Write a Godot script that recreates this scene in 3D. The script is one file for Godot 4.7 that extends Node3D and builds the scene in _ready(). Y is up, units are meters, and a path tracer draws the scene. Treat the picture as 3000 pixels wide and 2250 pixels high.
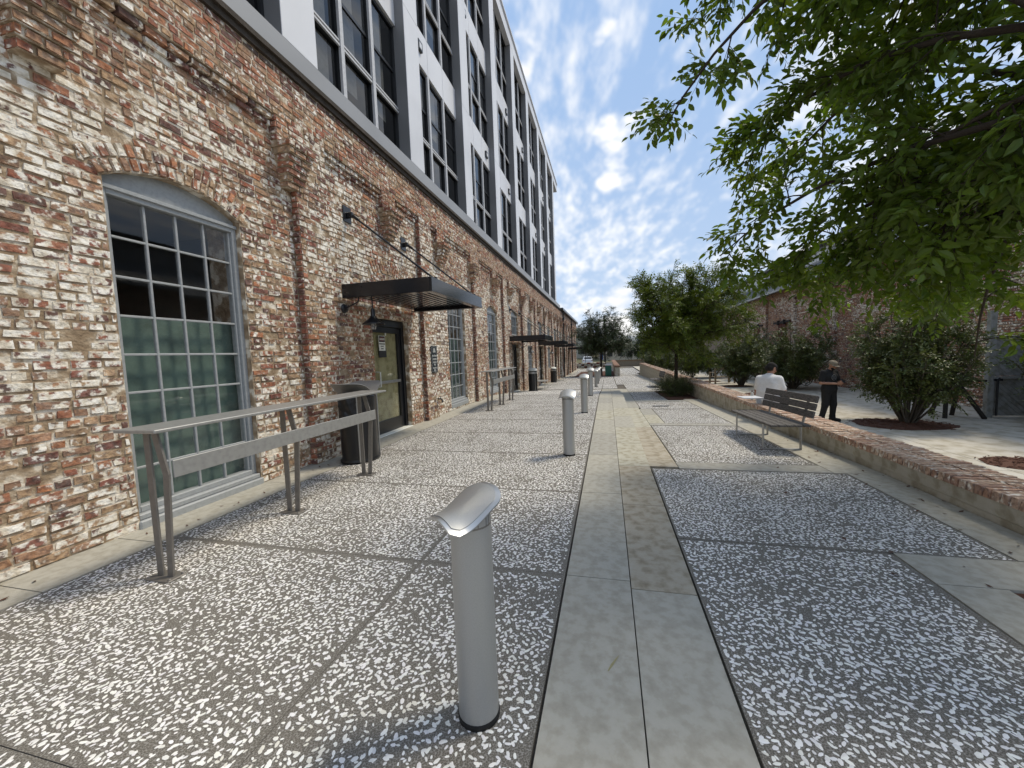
extends Node3D
# Paved walk beside an old brick warehouse, plaza beyond a low wall on the other side. Metres, y up, walk runs along -z.

const PF := -4.03      # face of the pilasters and the frieze
const PR := -4.13      # face of the wall between them
const COURSE := 0.077
const PITCH := 3.6     # pilaster spacing
const PLAZA := -0.75
const OH := 0.64       # half width of the openings
const EYE := Vector3(0, 1.45, 0)

var rng := RandomNumberGenerator.new()
var used := {}
var mats := {}
var noise_a := FastNoiseLite.new()
var noise_b := FastNoiseLite.new()

# ------------------------------------------------------------------ mesh building
class MB:
	var v := PackedVector3Array()
	var n := PackedVector3Array()
	var uv := PackedVector2Array()
	var c := PackedColorArray()
	var ix := PackedInt32Array()
	var col := Color.WHITE
	func quad(a: Vector3, b: Vector3, cc: Vector3, d: Vector3) -> void:  # counter-clockwise seen from outside
		var nn := (b - a).cross(cc - a)
		if nn.length_squared() < 1e-16:
			nn = (cc - a).cross(d - a)
		nn = nn.normalized()
		var s := v.size()
		v.append_array([a, b, cc, d])
		n.append_array([nn, nn, nn, nn])
		c.append_array([col, col, col, col])
		var ax := nn.abs()
		for p: Vector3 in [a, b, cc, d]:
			uv.append(Vector2(p.x, p.z) if ax.y > ax.x and ax.y > ax.z else (Vector2(p.z, p.y) if ax.x > ax.z else Vector2(p.x, p.y)))
		ix.append_array([s, s + 2, s + 1, s, s + 3, s + 2])
	func tri(a: Vector3, b: Vector3, cc: Vector3) -> void:
		var nn := (b - a).cross(cc - a).normalized()
		var s := v.size()
		v.append_array([a, b, cc])
		n.append_array([nn, nn, nn])
		c.append_array([col, col, col])
		uv.append_array([Vector2(a.x, a.z), Vector2(b.x, b.z), Vector2(cc.x, cc.z)])
		ix.append_array([s, s + 2, s + 1])
	func box(lo: Vector3, hi: Vector3, t := Transform3D()) -> void:
		var p: Array[Vector3] = []
		for i in 8:
			p.append(t * Vector3(hi.x if i & 1 else lo.x, hi.y if i & 2 else lo.y, hi.z if i & 4 else lo.z))
		quad(p[4], p[5], p[7], p[6]); quad(p[1], p[0], p[2], p[3]); quad(p[5], p[1], p[3], p[7])
		quad(p[0], p[4], p[6], p[2]); quad(p[6], p[7], p[3], p[2]); quad(p[0], p[1], p[5], p[4])
	func bev(lo: Vector3, hi: Vector3, b := 0.004, t := Transform3D()) -> void:  # box with chamfered edges
		var m := (lo + hi) / 2.0
		var h := (hi - lo) / 2.0
		b = minf(b, minf(h.x, minf(h.y, h.z)) * 0.9)
		var f := func(sx, sy, sz, k): # corner point belonging to face axis k
			var q := Vector3(h.x - b, h.y - b, h.z - b)
			q[k] = h[k]
			return t * (m + Vector3(q.x * sx, q.y * sy, q.z * sz))
		for k in 3:
			var i := (k + 1) % 3
			var j := (k + 2) % 3
			for s in [-1.0, 1.0]:
				var pts := []
				for w in [[-1, -1], [1, -1], [1, 1], [-1, 1]]:
					var g := Vector3()
					g[k] = s; g[i] = w[0]; g[j] = w[1]
					pts.append(f.call(g.x, g.y, g.z, k))
				if s > 0: quad(pts[0], pts[1], pts[2], pts[3])
				else: quad(pts[3], pts[2], pts[1], pts[0])
			for si in [-1.0, 1.0]:   # edges running along axis k
				for sj in [-1.0, 1.0]:
					var a := Vector3(); a[i] = si; a[j] = sj; a[k] = -1.0
					var e := a; e[k] = 1.0
					var p0 = f.call(a.x, a.y, a.z, i); var p1 = f.call(e.x, e.y, e.z, i)
					var p2 = f.call(e.x, e.y, e.z, j); var p3 = f.call(a.x, a.y, a.z, j)
					if si * sj > 0: quad(p3, p2, p1, p0)
					else: quad(p0, p1, p2, p3)
		for sx in [-1.0, 1.0]:
			for sy in [-1.0, 1.0]:
				for sz in [-1.0, 1.0]:
					var a = f.call(sx, sy, sz, 0); var e = f.call(sx, sy, sz, 1); var g = f.call(sx, sy, sz, 2)
					if sx * sy * sz > 0: tri(a, e, g)
					else: tri(a, g, e)
	func tube(path: Array, radii: Array, sides := 8, caps := true) -> void:
		var s := v.size()
		var up := Vector3(0.13, 0.97, 0.21)
		var cnt := path.size()
		var run := 0.0
		for i in cnt:
			var d: Vector3 = (path[mini(i + 1, cnt - 1)] - path[maxi(i - 1, 0)]).normalized()
			var a := d.cross(up)
			if a.length() < 0.05: a = d.cross(Vector3(1, 0.1, 0))
			a = a.normalized()
			var b := d.cross(a)
			if i: run += path[i].distance_to(path[i - 1])
			for k in sides + 1:
				var w := TAU * k / sides
				var o := a * cos(w) + b * sin(w)
				v.append(path[i] + o * radii[i]); n.append(o); c.append(col); uv.append(Vector2(k / float(sides) * 0.3, run))
		for i in cnt - 1:
			for k in sides:
				var q := s + i * (sides + 1) + k
				ix.append_array([q, q + sides + 1, q + 1, q + 1, q + sides + 1, q + sides + 2])
		if caps:
			for e in [0, cnt - 1]:
				var d: Vector3 = (path[0] - path[1]).normalized() if e == 0 else (path[cnt - 1] - path[cnt - 2]).normalized()
				var s2 := v.size()
				v.append(path[e]); n.append(d); c.append(col); uv.append(Vector2.ZERO)
				for k in sides + 1:
					v.append(v[s + e * (sides + 1) + k]); n.append(d); c.append(col); uv.append(Vector2.ZERO)
				for k in sides:
					if e == 0: ix.append_array([s2, s2 + 1 + k, s2 + 2 + k])
					else: ix.append_array([s2, s2 + 2 + k, s2 + 1 + k])
	func lathe(prof: Array, at := Vector3.ZERO, sides := 24, sx := 1.0, sz := 1.0, basis := Basis()) -> void:  # prof: Vector2(r, y) from bottom up, outside
		var s := v.size()
		var cnt := prof.size()
		for i in cnt:
			var t: Vector2 = prof[mini(i + 1, cnt - 1)] - prof[maxi(i - 1, 0)]
			for k in sides + 1:
				var w := TAU * k / sides
				v.append(at + basis * Vector3(cos(w) * prof[i].x * sx, prof[i].y, sin(w) * prof[i].x * sz))
				n.append((basis * Vector3(cos(w) * t.y, -t.x, sin(w) * t.y)).normalized())
				c.append(col); uv.append(Vector2(k / float(sides), prof[i].y))
		for i in cnt - 1:
			for k in sides:
				var q := s + i * (sides + 1) + k
				ix.append_array([q, q + 1, q + sides + 1, q + 1, q + sides + 2, q + sides + 1])
	func poly(pts: Array, depth: Vector3) -> void:  # extruded flat outline, counter-clockwise seen against depth direction (front = pts + depth)
		var cnt := pts.size()
		var flat := PackedVector2Array()
		var nn := Vector3()
		for i in cnt: nn += (pts[i] as Vector3).cross(pts[(i + 1) % cnt])
		nn = nn.normalized()
		var e1: Vector3 = ((pts[1] as Vector3) - (pts[0] as Vector3)).normalized()
		var e2 := nn.cross(e1)
		for p: Vector3 in pts: flat.append(Vector2(p.dot(e1), p.dot(e2)))
		var t := Geometry2D.triangulate_polygon(flat)
		for k in range(0, t.size(), 3):
			var a: Vector3 = pts[t[k]]; var b: Vector3 = pts[t[k + 1]]; var d: Vector3 = pts[t[k + 2]]
			if (b - a).cross(d - a).dot(nn) < 0:
				var w := b; b = d; d = w
			tri(a + depth, b + depth, d + depth); tri(a, d, b)
		for i in cnt:
			var a: Vector3 = pts[i]; var b: Vector3 = pts[(i + 1) % cnt]
			quad(a, b, b + depth, a + depth)
	func surf(rows: Array, two_sided := 0.0) -> void:  # smooth grid of points; rows[i][j]
		var s := v.size()
		var h := rows.size(); var w: int = rows[0].size()
		for i in h:
			for j in w:
				var dx: Vector3 = rows[i][mini(j + 1, w - 1)] - rows[i][maxi(j - 1, 0)]
				var dy: Vector3 = rows[mini(i + 1, h - 1)][j] - rows[maxi(i - 1, 0)][j]
				v.append(rows[i][j]); n.append(dx.cross(dy).normalized()); c.append(col); uv.append(Vector2(j / float(w), i / float(h)))
		for i in h - 1:
			for j in w - 1:
				var q := s + i * w + j
				ix.append_array([q, q + w, q + 1, q + 1, q + w, q + w + 1])
		if two_sided > 0.0:
			var back := []
			for i in h:
				var r := []
				for j in w: r.append(rows[i][w - 1 - j] - n[s + i * w + (w - 1 - j)] * two_sided)
				back.append(r)
			surf(back)
			for e in [0, h - 1]:
				for j in w - 1:
					var a: Vector3 = rows[e][j]; var b: Vector3 = rows[e][j + 1]; var a2: Vector3 = back[e][w - 1 - j]; var b2: Vector3 = back[e][w - 2 - j]
					if e == 0: quad(a2, b2, b, a)
					else: quad(a, b, b2, a2)
			for e in [0, w - 1]:
				for i in h - 1:
					var a: Vector3 = rows[i][e]; var b: Vector3 = rows[i + 1][e]; var a2: Vector3 = back[i][w - 1 - e]; var b2: Vector3 = back[i + 1][w - 1 - e]
					if e == 0: quad(a, b, b2, a2)
					else: quad(a2, b2, b, a)
	func add_to(m: ArrayMesh) -> void:
		if ix.is_empty(): return
		var a := []
		a.resize(Mesh.ARRAY_MAX)
		a[Mesh.ARRAY_VERTEX] = v; a[Mesh.ARRAY_NORMAL] = n; a[Mesh.ARRAY_TEX_UV] = uv; a[Mesh.ARRAY_COLOR] = c; a[Mesh.ARRAY_INDEX] = ix
		m.add_surface_from_arrays(Mesh.PRIMITIVE_TRIANGLES, a)
	func mesh() -> ArrayMesh:
		var m := ArrayMesh.new()
		add_to(m)
		return m

# ------------------------------------------------------------------ nodes
func numbered(called: String) -> String:
	var k: int = used.get(called, -1) + 1
	used[called] = k
	return called if k == 0 else "%s_%03d" % [called, k]

func tag(o: Node3D, label: String, category: String, group := "", kind := "") -> Node3D:
	if label: o.set_meta("label", label)
	if category: o.set_meta("category", category)
	if group: o.set_meta("group", group)
	if kind: o.set_meta("kind", kind)
	return o

func thing(called: String, label: String, category: String, at := Vector3.ZERO, turn := 0.0, group := "") -> Node3D:
	var o := Node3D.new()
	o.name = numbered(called)
	add_child(o)
	o.position = at
	o.rotation.y = turn
	return tag(o, label, category, group)

func part(called: String, mb: MB, m: Material, parent: Node3D) -> MeshInstance3D:
	var o := MeshInstance3D.new()
	o.mesh = mb.mesh()
	o.material_override = m
	if parent == self:
		o.name = numbered(called)
		add_child(o)
	else:
		o.name = called
		parent.add_child(o, true)
	return o

func inst(called: String, mesh: Mesh, m: Material, parent: Node3D, t: Transform3D) -> MeshInstance3D:
	var o := MeshInstance3D.new()
	o.mesh = mesh
	if m: o.material_override = m
	o.name = called
	parent.add_child(o, true)
	o.transform = t
	return o

func structure(called: String, mb: MB, m: Material) -> MeshInstance3D:
	var o := part(called, mb, m, self)
	o.set_meta("kind", "structure")
	return o

func copy(o: Node3D, label: String, at: Vector3, turn := 0.0) -> Node3D:
	var c: Node3D = o.duplicate()
	c.name = numbered(String(o.name).rstrip("0123456789").trim_suffix("_"))
	add_child(c)
	c.position = at
	c.rotation.y = turn
	c.set_meta("label", label)
	return c

func scatter(called: String, mesh: Mesh, m: Material, parent: Node3D, places: Array, colors: Array = []) -> void:
	if places.is_empty(): return
	var mm := MultiMesh.new()
	mm.transform_format = MultiMesh.TRANSFORM_3D
	mm.use_colors = not colors.is_empty()
	mm.mesh = mesh
	mm.instance_count = places.size()
	for i in places.size():
		mm.set_instance_transform(i, places[i])
		if mm.use_colors: mm.set_instance_color(i, colors[i])
	var o := MultiMeshInstance3D.new()
	o.multimesh = mm
	o.material_override = m
	o.name = called
	parent.add_child(o, true)
	o.set_meta("kind", "stuff")

# ------------------------------------------------------------------ materials
func lin(r: float, g: float, b: float) -> Color:
	return Color(r, g, b).linear_to_srgb()

func ntex(sd: int, freq: float, stops: Array, size := 512, oct := 4, normal := 0.0, kind := FastNoiseLite.TYPE_SIMPLEX_SMOOTH) -> NoiseTexture2D:
	var f := FastNoiseLite.new()
	f.seed = sd
	f.noise_type = kind
	f.frequency = freq
	f.fractal_octaves = oct
	f.fractal_gain = 0.55
	var t := NoiseTexture2D.new()
	t.width = size; t.height = size
	t.seamless = true
	t.noise = f
	if normal > 0.0:
		t.as_normal_map = true
		t.bump_strength = normal
	elif stops:
		var g := Gradient.new()
		var o := PackedFloat32Array(); var cs := PackedColorArray()
		for s in stops:
			o.append(s[0]); cs.append(s[1])
		g.offsets = o; g.colors = cs
		t.color_ramp = g
	return t

func mat(called: String, c: Color, rough := 0.7, metal := 0.0) -> StandardMaterial3D:
	var m := StandardMaterial3D.new()
	m.resource_name = called
	m.albedo_color = c
	m.roughness = rough
	m.metallic = metal
	mats[called] = m
	return m

func grain(m: StandardMaterial3D, t: Texture2D, scale: float, normal: Texture2D = null, strength := 0.5) -> StandardMaterial3D:
	m.albedo_texture = t
	m.uv1_triplanar = true
	m.uv1_world_triplanar = true
	m.uv1_scale = Vector3.ONE * scale
	if normal:
		m.normal_enabled = true
		m.normal_texture = normal
		m.normal_scale = strength
	return m

func g1(v: float) -> Color:
	return Color(v, v, v)

func make_materials() -> void:
	var fine := ntex(1, 0.05, [[0.0, g1(0.62)], [0.45, g1(0.86)], [0.6, g1(0.95)], [1.0, g1(1.0)]], 512, 5)
	var blotch := ntex(2, 0.012, [[0.0, Color(0.86, 0.855, 0.83)], [0.4, Color(0.93, 0.925, 0.91)], [0.55, Color(0.965, 0.965, 0.955)], [1.0, Color(1, 1, 1)]], 512, 7)
	var bumpy := ntex(3, 0.06, [], 512, 5, 3.0)
	var soft := ntex(4, 0.02, [], 512, 4, 2.0)
	var stain := ntex(5, 0.008, [[0.0, Color(0.76, 0.73, 0.67)], [0.38, Color(0.885, 0.87, 0.83)], [0.55, Color(0.955, 0.945, 0.92)], [1.0, Color(1, 1, 1)]], 512, 7)
	var faint := ntex(37, 0.05, [[0.0, g1(0.90)], [0.5, g1(0.97)], [1.0, g1(1.0)]], 256, 4)
	mats.fine = fine; mats.bumpy = bumpy; mats.soft = soft
	# concrete and paving
	grain(mat("concrete", lin(0.435, 0.42, 0.37), 0.85), blotch, 1.6, bumpy, 0.25)
	grain(mat("concrete_tan", lin(0.42, 0.385, 0.32), 0.85), stain, 1.6, bumpy, 0.25)
	grain(mat("concrete_dark", lin(0.38, 0.37, 0.335), 0.85), blotch, 1.5, bumpy, 0.25)
	grain(mat("concrete_green", lin(0.47, 0.46, 0.395), 0.85), stain, 1.5, bumpy, 0.25)
	grain(mat("plaza_concrete", lin(0.52, 0.495, 0.44), 0.9), stain, 0.5, bumpy, 0.25)
	grain(mat("wall_concrete", lin(0.48, 0.46, 0.395), 0.85), stain, 1.1, bumpy, 0.4)
	var pebble := ntex(6, 0.09, [[0.0, g1(0.40)], [0.4, Color(0.72, 0.70, 0.66)], [0.55, Color(0.86, 0.84, 0.80)], [0.75, g1(1.0)]], 512, 3, 0.0, FastNoiseLite.TYPE_CELLULAR)
	grain(mat("matrix", lin(0.30, 0.292, 0.278), 0.9), pebble, 3.0, bumpy, 0.7)
	grain(mat("soil", lin(0.14, 0.12, 0.095), 0.95), fine, 2.0, bumpy, 1.0)
	grain(mat("mulch", lin(0.115, 0.047, 0.026), 0.95), fine, 2.5, bumpy, 1.0)
	grain(mat("asphalt", lin(0.07, 0.07, 0.068), 0.9), fine, 0.8)
	grain(mat("lawn", lin(0.13, 0.125, 0.065), 0.95), stain, 0.15)
	grain(mat("far_ground", lin(0.22, 0.20, 0.17), 0.95), stain, 0.05)
	var sm := mat("shell_white", Color.WHITE, 0.6)
	sm.vertex_color_use_as_albedo = true
	# brick: vertex colour for the fired clay, a noise mask for old limewash over it
	var clay := ntex(7, 0.03, [[0.0, Color(0.55, 0.50, 0.48)], [0.35, Color(0.80, 0.76, 0.74)], [0.6, Color(0.97, 0.95, 0.93)], [1.0, Color(1, 1, 1)]], 512, 5)
	var bn := ntex(8, 0.035, [], 512, 5, 5.0)
	var wash := ntex(9, 0.02, [[0.0, Color(0.72, 0.68, 0.61)], [0.4, Color(0.88, 0.85, 0.785)], [0.6, Color(0.95, 0.935, 0.895)], [1.0, Color(0.97, 0.96, 0.93)]], 512, 4)
	var at := [0.70, 0.56, 0.46, 0.34]
	for k in 4:
		var m := mat("brick_%d" % k, Color.WHITE, 0.92)
		m.vertex_color_use_as_albedo = true
		m.albedo_texture = clay
		m.normal_enabled = true
		m.normal_texture = bn
		m.normal_scale = 0.8
		m.detail_enabled = true
		m.detail_blend_mode = BaseMaterial3D.BLEND_MODE_MIX
		m.detail_uv_layer = BaseMaterial3D.DETAIL_UV_1
		m.detail_albedo = wash
		var e: float = at[k]
		m.detail_mask = ntex(20 + k, 0.020, [[0.0, g1(0.0)], [e - 0.06, g1(0.12)], [e + 0.02, g1(0.62)], [e + 0.12, g1(0.95)], [1.0, g1(1.0)]], 512, 6)
	grain(mat("mortar", Color(1, 1, 1), 0.95), ntex(30, 0.014, [[0.0, Color(0.47, 0.39, 0.30)], [0.40, Color(0.61, 0.535, 0.44)], [0.54, Color(0.69, 0.625, 0.54)], [0.62, Color(0.83, 0.79, 0.72)], [1, Color(0.92, 0.90, 0.86)]], 512, 6), 0.6, bumpy, 0.8)
	grain(mat("mortar_dark", lin(0.24, 0.19, 0.15), 0.95), fine, 0.9, bumpy, 0.6)
	grain(mat("weathered", lin(0.06, 0.05, 0.042), 0.95), stain, 1.2, bumpy, 1.0)
	# metals and paint
	grain(mat("window_grey", lin(0.36, 0.38, 0.39), 0.5), faint, 1.5)
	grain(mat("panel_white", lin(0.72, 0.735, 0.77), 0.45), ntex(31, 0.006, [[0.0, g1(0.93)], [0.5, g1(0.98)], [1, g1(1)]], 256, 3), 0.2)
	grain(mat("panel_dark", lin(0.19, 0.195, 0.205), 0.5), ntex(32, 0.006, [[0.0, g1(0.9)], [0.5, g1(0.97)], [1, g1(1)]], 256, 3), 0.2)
	grain(mat("panel_grey", lin(0.32, 0.33, 0.345), 0.5), ntex(32, 0.006, [[0.0, g1(0.9)], [0.5, g1(0.97)], [1, g1(1)]], 256, 3), 0.2)
	grain(mat("dark_frame", lin(0.018, 0.020, 0.023), 0.35), faint, 1.0)
	grain(mat("mullion_grey", lin(0.56, 0.57, 0.59), 0.45), faint, 1.0)
	grain(mat("aluminium", lin(0.46, 0.465, 0.455), 0.42, 0.55), ntex(33, 0.25, [[0.0, g1(0.9)], [0.5, g1(0.96)], [1, g1(1)]], 256, 2), 3.0)
	grain(mat("steel_grey", lin(0.40, 0.40, 0.385), 0.42, 0.5), faint, 1.2)
	grain(mat("steel_brown", lin(0.22, 0.205, 0.185), 0.5, 0.4), faint, 1.2)
	grain(mat("steel_bright", lin(0.55, 0.56, 0.56), 0.3, 0.8), faint, 1.0)
	grain(mat("black_paint", lin(0.012, 0.013, 0.016), 0.28), faint, 1.0)
	grain(mat("canopy_paint", lin(0.016, 0.017, 0.021), 0.16), faint, 0.7)
	mat("black_plastic", lin(0.008, 0.008, 0.009), 0.3)
	grain(mat("rubber", lin(0.015, 0.015, 0.015), 0.9), fine, 2.0)
	grain(mat("rust", lin(0.12, 0.032, 0.02), 0.85), stain, 1.5, bumpy, 0.5)
	grain(mat("brick_brown", lin(0.24, 0.135, 0.088), 0.9), stain, 1.5, bumpy, 0.5)
	grain(mat("roof_metal", lin(0.30, 0.325, 0.36), 0.45, 0.2), stain, 0.12)
	grain(mat("grey_board", lin(0.30, 0.315, 0.32), 0.75), stain, 0.8, bumpy, 0.2)
	var wood := ntex(34, 0.02, [[0.0, g1(0.45)], [0.4, g1(0.75)], [0.55, g1(0.92)], [1, g1(1)]], 512, 6)
	grain(mat("grey_wood", lin(0.15, 0.14, 0.132), 0.85), wood, 2.2, bumpy, 0.5)
	mats.grey_wood.uv1_scale = Vector3(6.0, 6.0, 0.8)
	grain(mat("tan_wood", lin(0.30, 0.24, 0.16), 0.85), wood, 2.0, bumpy, 0.4)
	grain(mat("dark_wood", lin(0.028, 0.022, 0.018), 0.8), wood, 2.0, bumpy, 0.3)
	# glass
	var g := mat("glass", Color(0.02, 0.03, 0.03, 0.10), 0.02)
	g.transparency = BaseMaterial3D.TRANSPARENCY_ALPHA
	g = mat("dark_glass", Color(0.008, 0.010, 0.012, 0.66), 0.015)
	g.transparency = BaseMaterial3D.TRANSPARENCY_ALPHA
	g = mat("lamp_glass", Color(0.9, 0.9, 0.9, 0.25), 0.1)
	g.transparency = BaseMaterial3D.TRANSPARENCY_ALPHA
	grain(mat("curtain", lin(0.145, 0.225, 0.195), 0.8), ntex(35, 0.01, [[0, g1(0.72)], [0.5, g1(0.92)], [1, g1(1)]], 512, 4), 0.6)
	grain(mat("curtain_dark", lin(0.07, 0.13, 0.115), 0.8), fine, 0.6)
	mat("room_plaster", lin(0.30, 0.295, 0.28), 0.9)
	grain(mat("blind", lin(0.80, 0.83, 0.82), 0.8), faint, 0.7)
	grain(mat("paper", lin(0.42, 0.40, 0.23), 0.8), stain, 0.9)
	mat("sign_white", lin(0.72, 0.73, 0.68), 0.5)
	mat("sign_black", lin(0.012, 0.012, 0.013), 0.5)
	mat("sign_red", lin(0.10, 0.012, 0.010), 0.5)
	mat("sign_slate", lin(0.020, 0.026, 0.030), 0.4)
	mat("sign_ink", lin(0.62, 0.64, 0.62), 0.5)
	# plants
	grain(mat("bark", lin(0.055, 0.042, 0.032), 0.95), fine, 3.0, bumpy, 1.0)
	grain(mat("bark_pale", lin(0.10, 0.085, 0.065), 0.95), fine, 3.0, bumpy, 1.0)
	for l in [["leaf_ash", 0.122, 0.195, 0.034, 1.0], ["leaf_fine", 0.115, 0.165, 0.025, 0.9], ["leaf_shrub", 0.080, 0.105, 0.030, 0.6], ["leaf_dark", 0.040, 0.066, 0.020, 0.4]]:
		var m := mat(l[0], lin(l[1], l[2], l[3]), 0.42)
		m.vertex_color_use_as_albedo = true
		m.backlight_enabled = true
		m.backlight = Color(l[4], l[4], l[4] * 0.5)
		m.cull_mode = BaseMaterial3D.CULL_DISABLED
	# people
	grain(mat("skin", lin(0.42, 0.22, 0.145), 0.6), fine, 4.0)
	grain(mat("white_shirt", lin(0.72, 0.72, 0.72), 0.9), ntex(36, 0.03, [[0, g1(0.90)], [0.5, g1(0.97)], [1, g1(1)]], 256, 3), 2.0, soft, 0.6)
	grain(mat("black_shirt", lin(0.012, 0.012, 0.013), 0.95), fine, 3.0, soft, 0.6)
	grain(mat("black_trousers", lin(0.014, 0.013, 0.013), 0.95), fine, 3.0, soft, 0.6)
	grain(mat("khaki_cap", lin(0.24, 0.205, 0.15), 0.95), fine, 5.0)
	mat("hair", lin(0.007, 0.006, 0.005), 0.95)
	mat("car_white", lin(0.78, 0.78, 0.78), 0.25)
	mat("tail_red", lin(0.25, 0.01, 0.01), 0.3)
	mat("flag_blue", lin(0.03, 0.12, 0.45), 0.8)
	grain(mat("bin_green", lin(0.02, 0.16, 0.11), 0.5), fine, 1.0)

# ------------------------------------------------------------------ camera, sky, sun
func make_sky_and_camera() -> void:
	var cam := Camera3D.new()
	cam.name = "camera"
	cam.fov = 89.13
	cam.near = 0.05
	cam.far = 1500.0
	var b := Basis(Vector3.UP, deg_to_rad(13.8693)) * Basis(Vector3.RIGHT, deg_to_rad(-4.2551)) * Basis(Vector3.BACK, deg_to_rad(-2.1781))
	cam.transform = Transform3D(b, EYE)
	add_child(cam)
	var sun := DirectionalLight3D.new()
	sun.name = "sun"
	sun.light_energy = 0.5
	sun.light_angular_distance = 12.0
	sun.light_color = Color(1.0, 0.95, 0.86)
	sun.shadow_enabled = true
	add_child(sun)
	sun.look_at_from_position(Vector3.ZERO, -Vector3(0.42, 0.86, -0.28), Vector3.UP)
	var env := Environment.new()
	env.background_mode = Environment.BG_SKY
	env.tonemap_mode = Environment.TONE_MAPPER_LINEAR
	env.tonemap_exposure = 1.92
	env.sdfgi_enabled = true
	env.ssao_enabled = true
	env.ssil_enabled = true
	var pm := PanoramaSkyMaterial.new()
	pm.panorama = ImageTexture.create_from_image(sky_image(1600, 800))
	var s := Sky.new()
	s.sky_material = pm
	env.sky = s
	var we := WorldEnvironment.new()
	we.name = "world_environment"
	we.environment = env
	add_child(we)

func sky_image(w: int, h: int) -> Image:
	var big := FastNoiseLite.new()
	big.seed = 11; big.frequency = 0.85; big.fractal_octaves = 6; big.fractal_gain = 0.55
	big.noise_type = FastNoiseLite.TYPE_SIMPLEX_SMOOTH
	var small := FastNoiseLite.new()
	small.seed = 5; small.frequency = 3.4; small.fractal_octaves = 5; small.fractal_gain = 0.58
	var puff := FastNoiseLite.new()
	puff.seed = 23; puff.frequency = 2.6; puff.fractal_octaves = 6; puff.fractal_gain = 0.5
	var d := PackedFloat32Array()
	d.resize(w * h * 3)
	var below := Color(0.30, 0.29, 0.27)
	for j in h:
		var el := PI * (0.5 - (j + 0.5) / h)
		var y := sin(el)
		var cy := cos(el)
		var o := j * w * 3
		if y < -0.02:
			for i in w:
				d[o] = below.r; d[o + 1] = below.g; d[o + 2] = below.b
				o += 3
			continue
		var k := 1.0 - maxf(y, 0.0)
		var hz := pow(k, 3.0)
		var blue := Color(0.185, 0.278, 0.440).lerp(Color(0.34, 0.41, 0.50), hz)
		var inv := 1.0 / (maxf(y, 0.0) + 0.10)
		for i in w:
			var az := TAU * ((i + 0.5) / w - 0.5)
			var x := sin(az) * cy
			var z := -cos(az) * cy
			var px := x * inv; var pz := z * inv
			# thin rippled high cloud laid out on a flat deck
			var a := big.get_noise_2d(px * 1.0 + 3.1, pz * 0.55)
			var r := small.get_noise_2d(px * 2.2 + 9.0, pz * 0.9 - px * 0.5)
			var rr2 := small.get_noise_2d(px * 5.2 + 1.0, pz * 2.6 - px * 2.0)
			var hi := 0.84 * smoothstep(-0.16, 0.80, a * 0.75 + r * 0.58 + rr2 * 0.26 + 0.10)
			# heaped cloud towards the horizon
			var q := puff.get_noise_3d(x * 1.3, y * 2.3, z * 1.3)
			var top := smoothstep(0.30, 0.04, y)
			var lo := 0.95 * smoothstep(0.0, 0.22, q + 0.42 * top - 0.27)
			var shade := 0.82 + 0.30 * clampf(q + 0.25, 0.0, 0.6)
			var cv := maxf(hi, lo)
			var cr := lerpf(0.61, shade * 0.60, lo)
			d[o] = lerpf(blue.r, cr, cv); d[o + 1] = lerpf(blue.g, cr * 0.99, cv); d[o + 2] = lerpf(blue.b, cr * 0.97, cv)
			o += 3
	return Image.create_from_data(w, h, false, Image.FORMAT_RGBF, d.to_byte_array())

# ------------------------------------------------------------------ ground levels
func ramp(z: float) -> float:
	return maxf(-0.87, -0.0262 * maxf(0.0, -z - 5.0))

func terrace(z: float) -> float:
	if z > -13.7: return 0.0
	if z > -19.5: return lerpf(0.0, ramp(-19.5), (-13.7 - z) / 5.8)
	return ramp(z)

func ground(x: float, z: float) -> float:
	return terrace(z) if x < 0.48 else ramp(z)

func slab(mb: MB, x0: float, x1: float, z0: float, z1: float, lift := 0.0, thick := 0.06, steps := 1) -> void:  # z0 > z1
	for k in steps:
		var a := lerpf(z0, z1, k / float(steps)); var b := lerpf(z0, z1, (k + 1) / float(steps))
		var xm := (x0 + x1) / 2.0
		var ya := ground(xm, a) + lift; var yb := ground(xm, b) + lift
		var p := [Vector3(x0, ya, a), Vector3(x1, ya, a), Vector3(x1, yb, b), Vector3(x0, yb, b)]
		var dn := Vector3(0, -thick, 0)
		mb.quad(p[0], p[1], p[2], p[3])
		mb.quad(p[0] + dn, p[1] + dn, p[1], p[0])
		mb.quad(p[2] + dn, p[3] + dn, p[3], p[2])
		mb.quad(p[1] + dn, p[2] + dn, p[2], p[1])
		mb.quad(p[3] + dn, p[0] + dn, p[0], p[3])

func node(called: String, kind := "structure") -> Node3D:
	var o := Node3D.new()
	o.name = numbered(called)
	add_child(o)
	o.set_meta("kind", kind)
	return o

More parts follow.
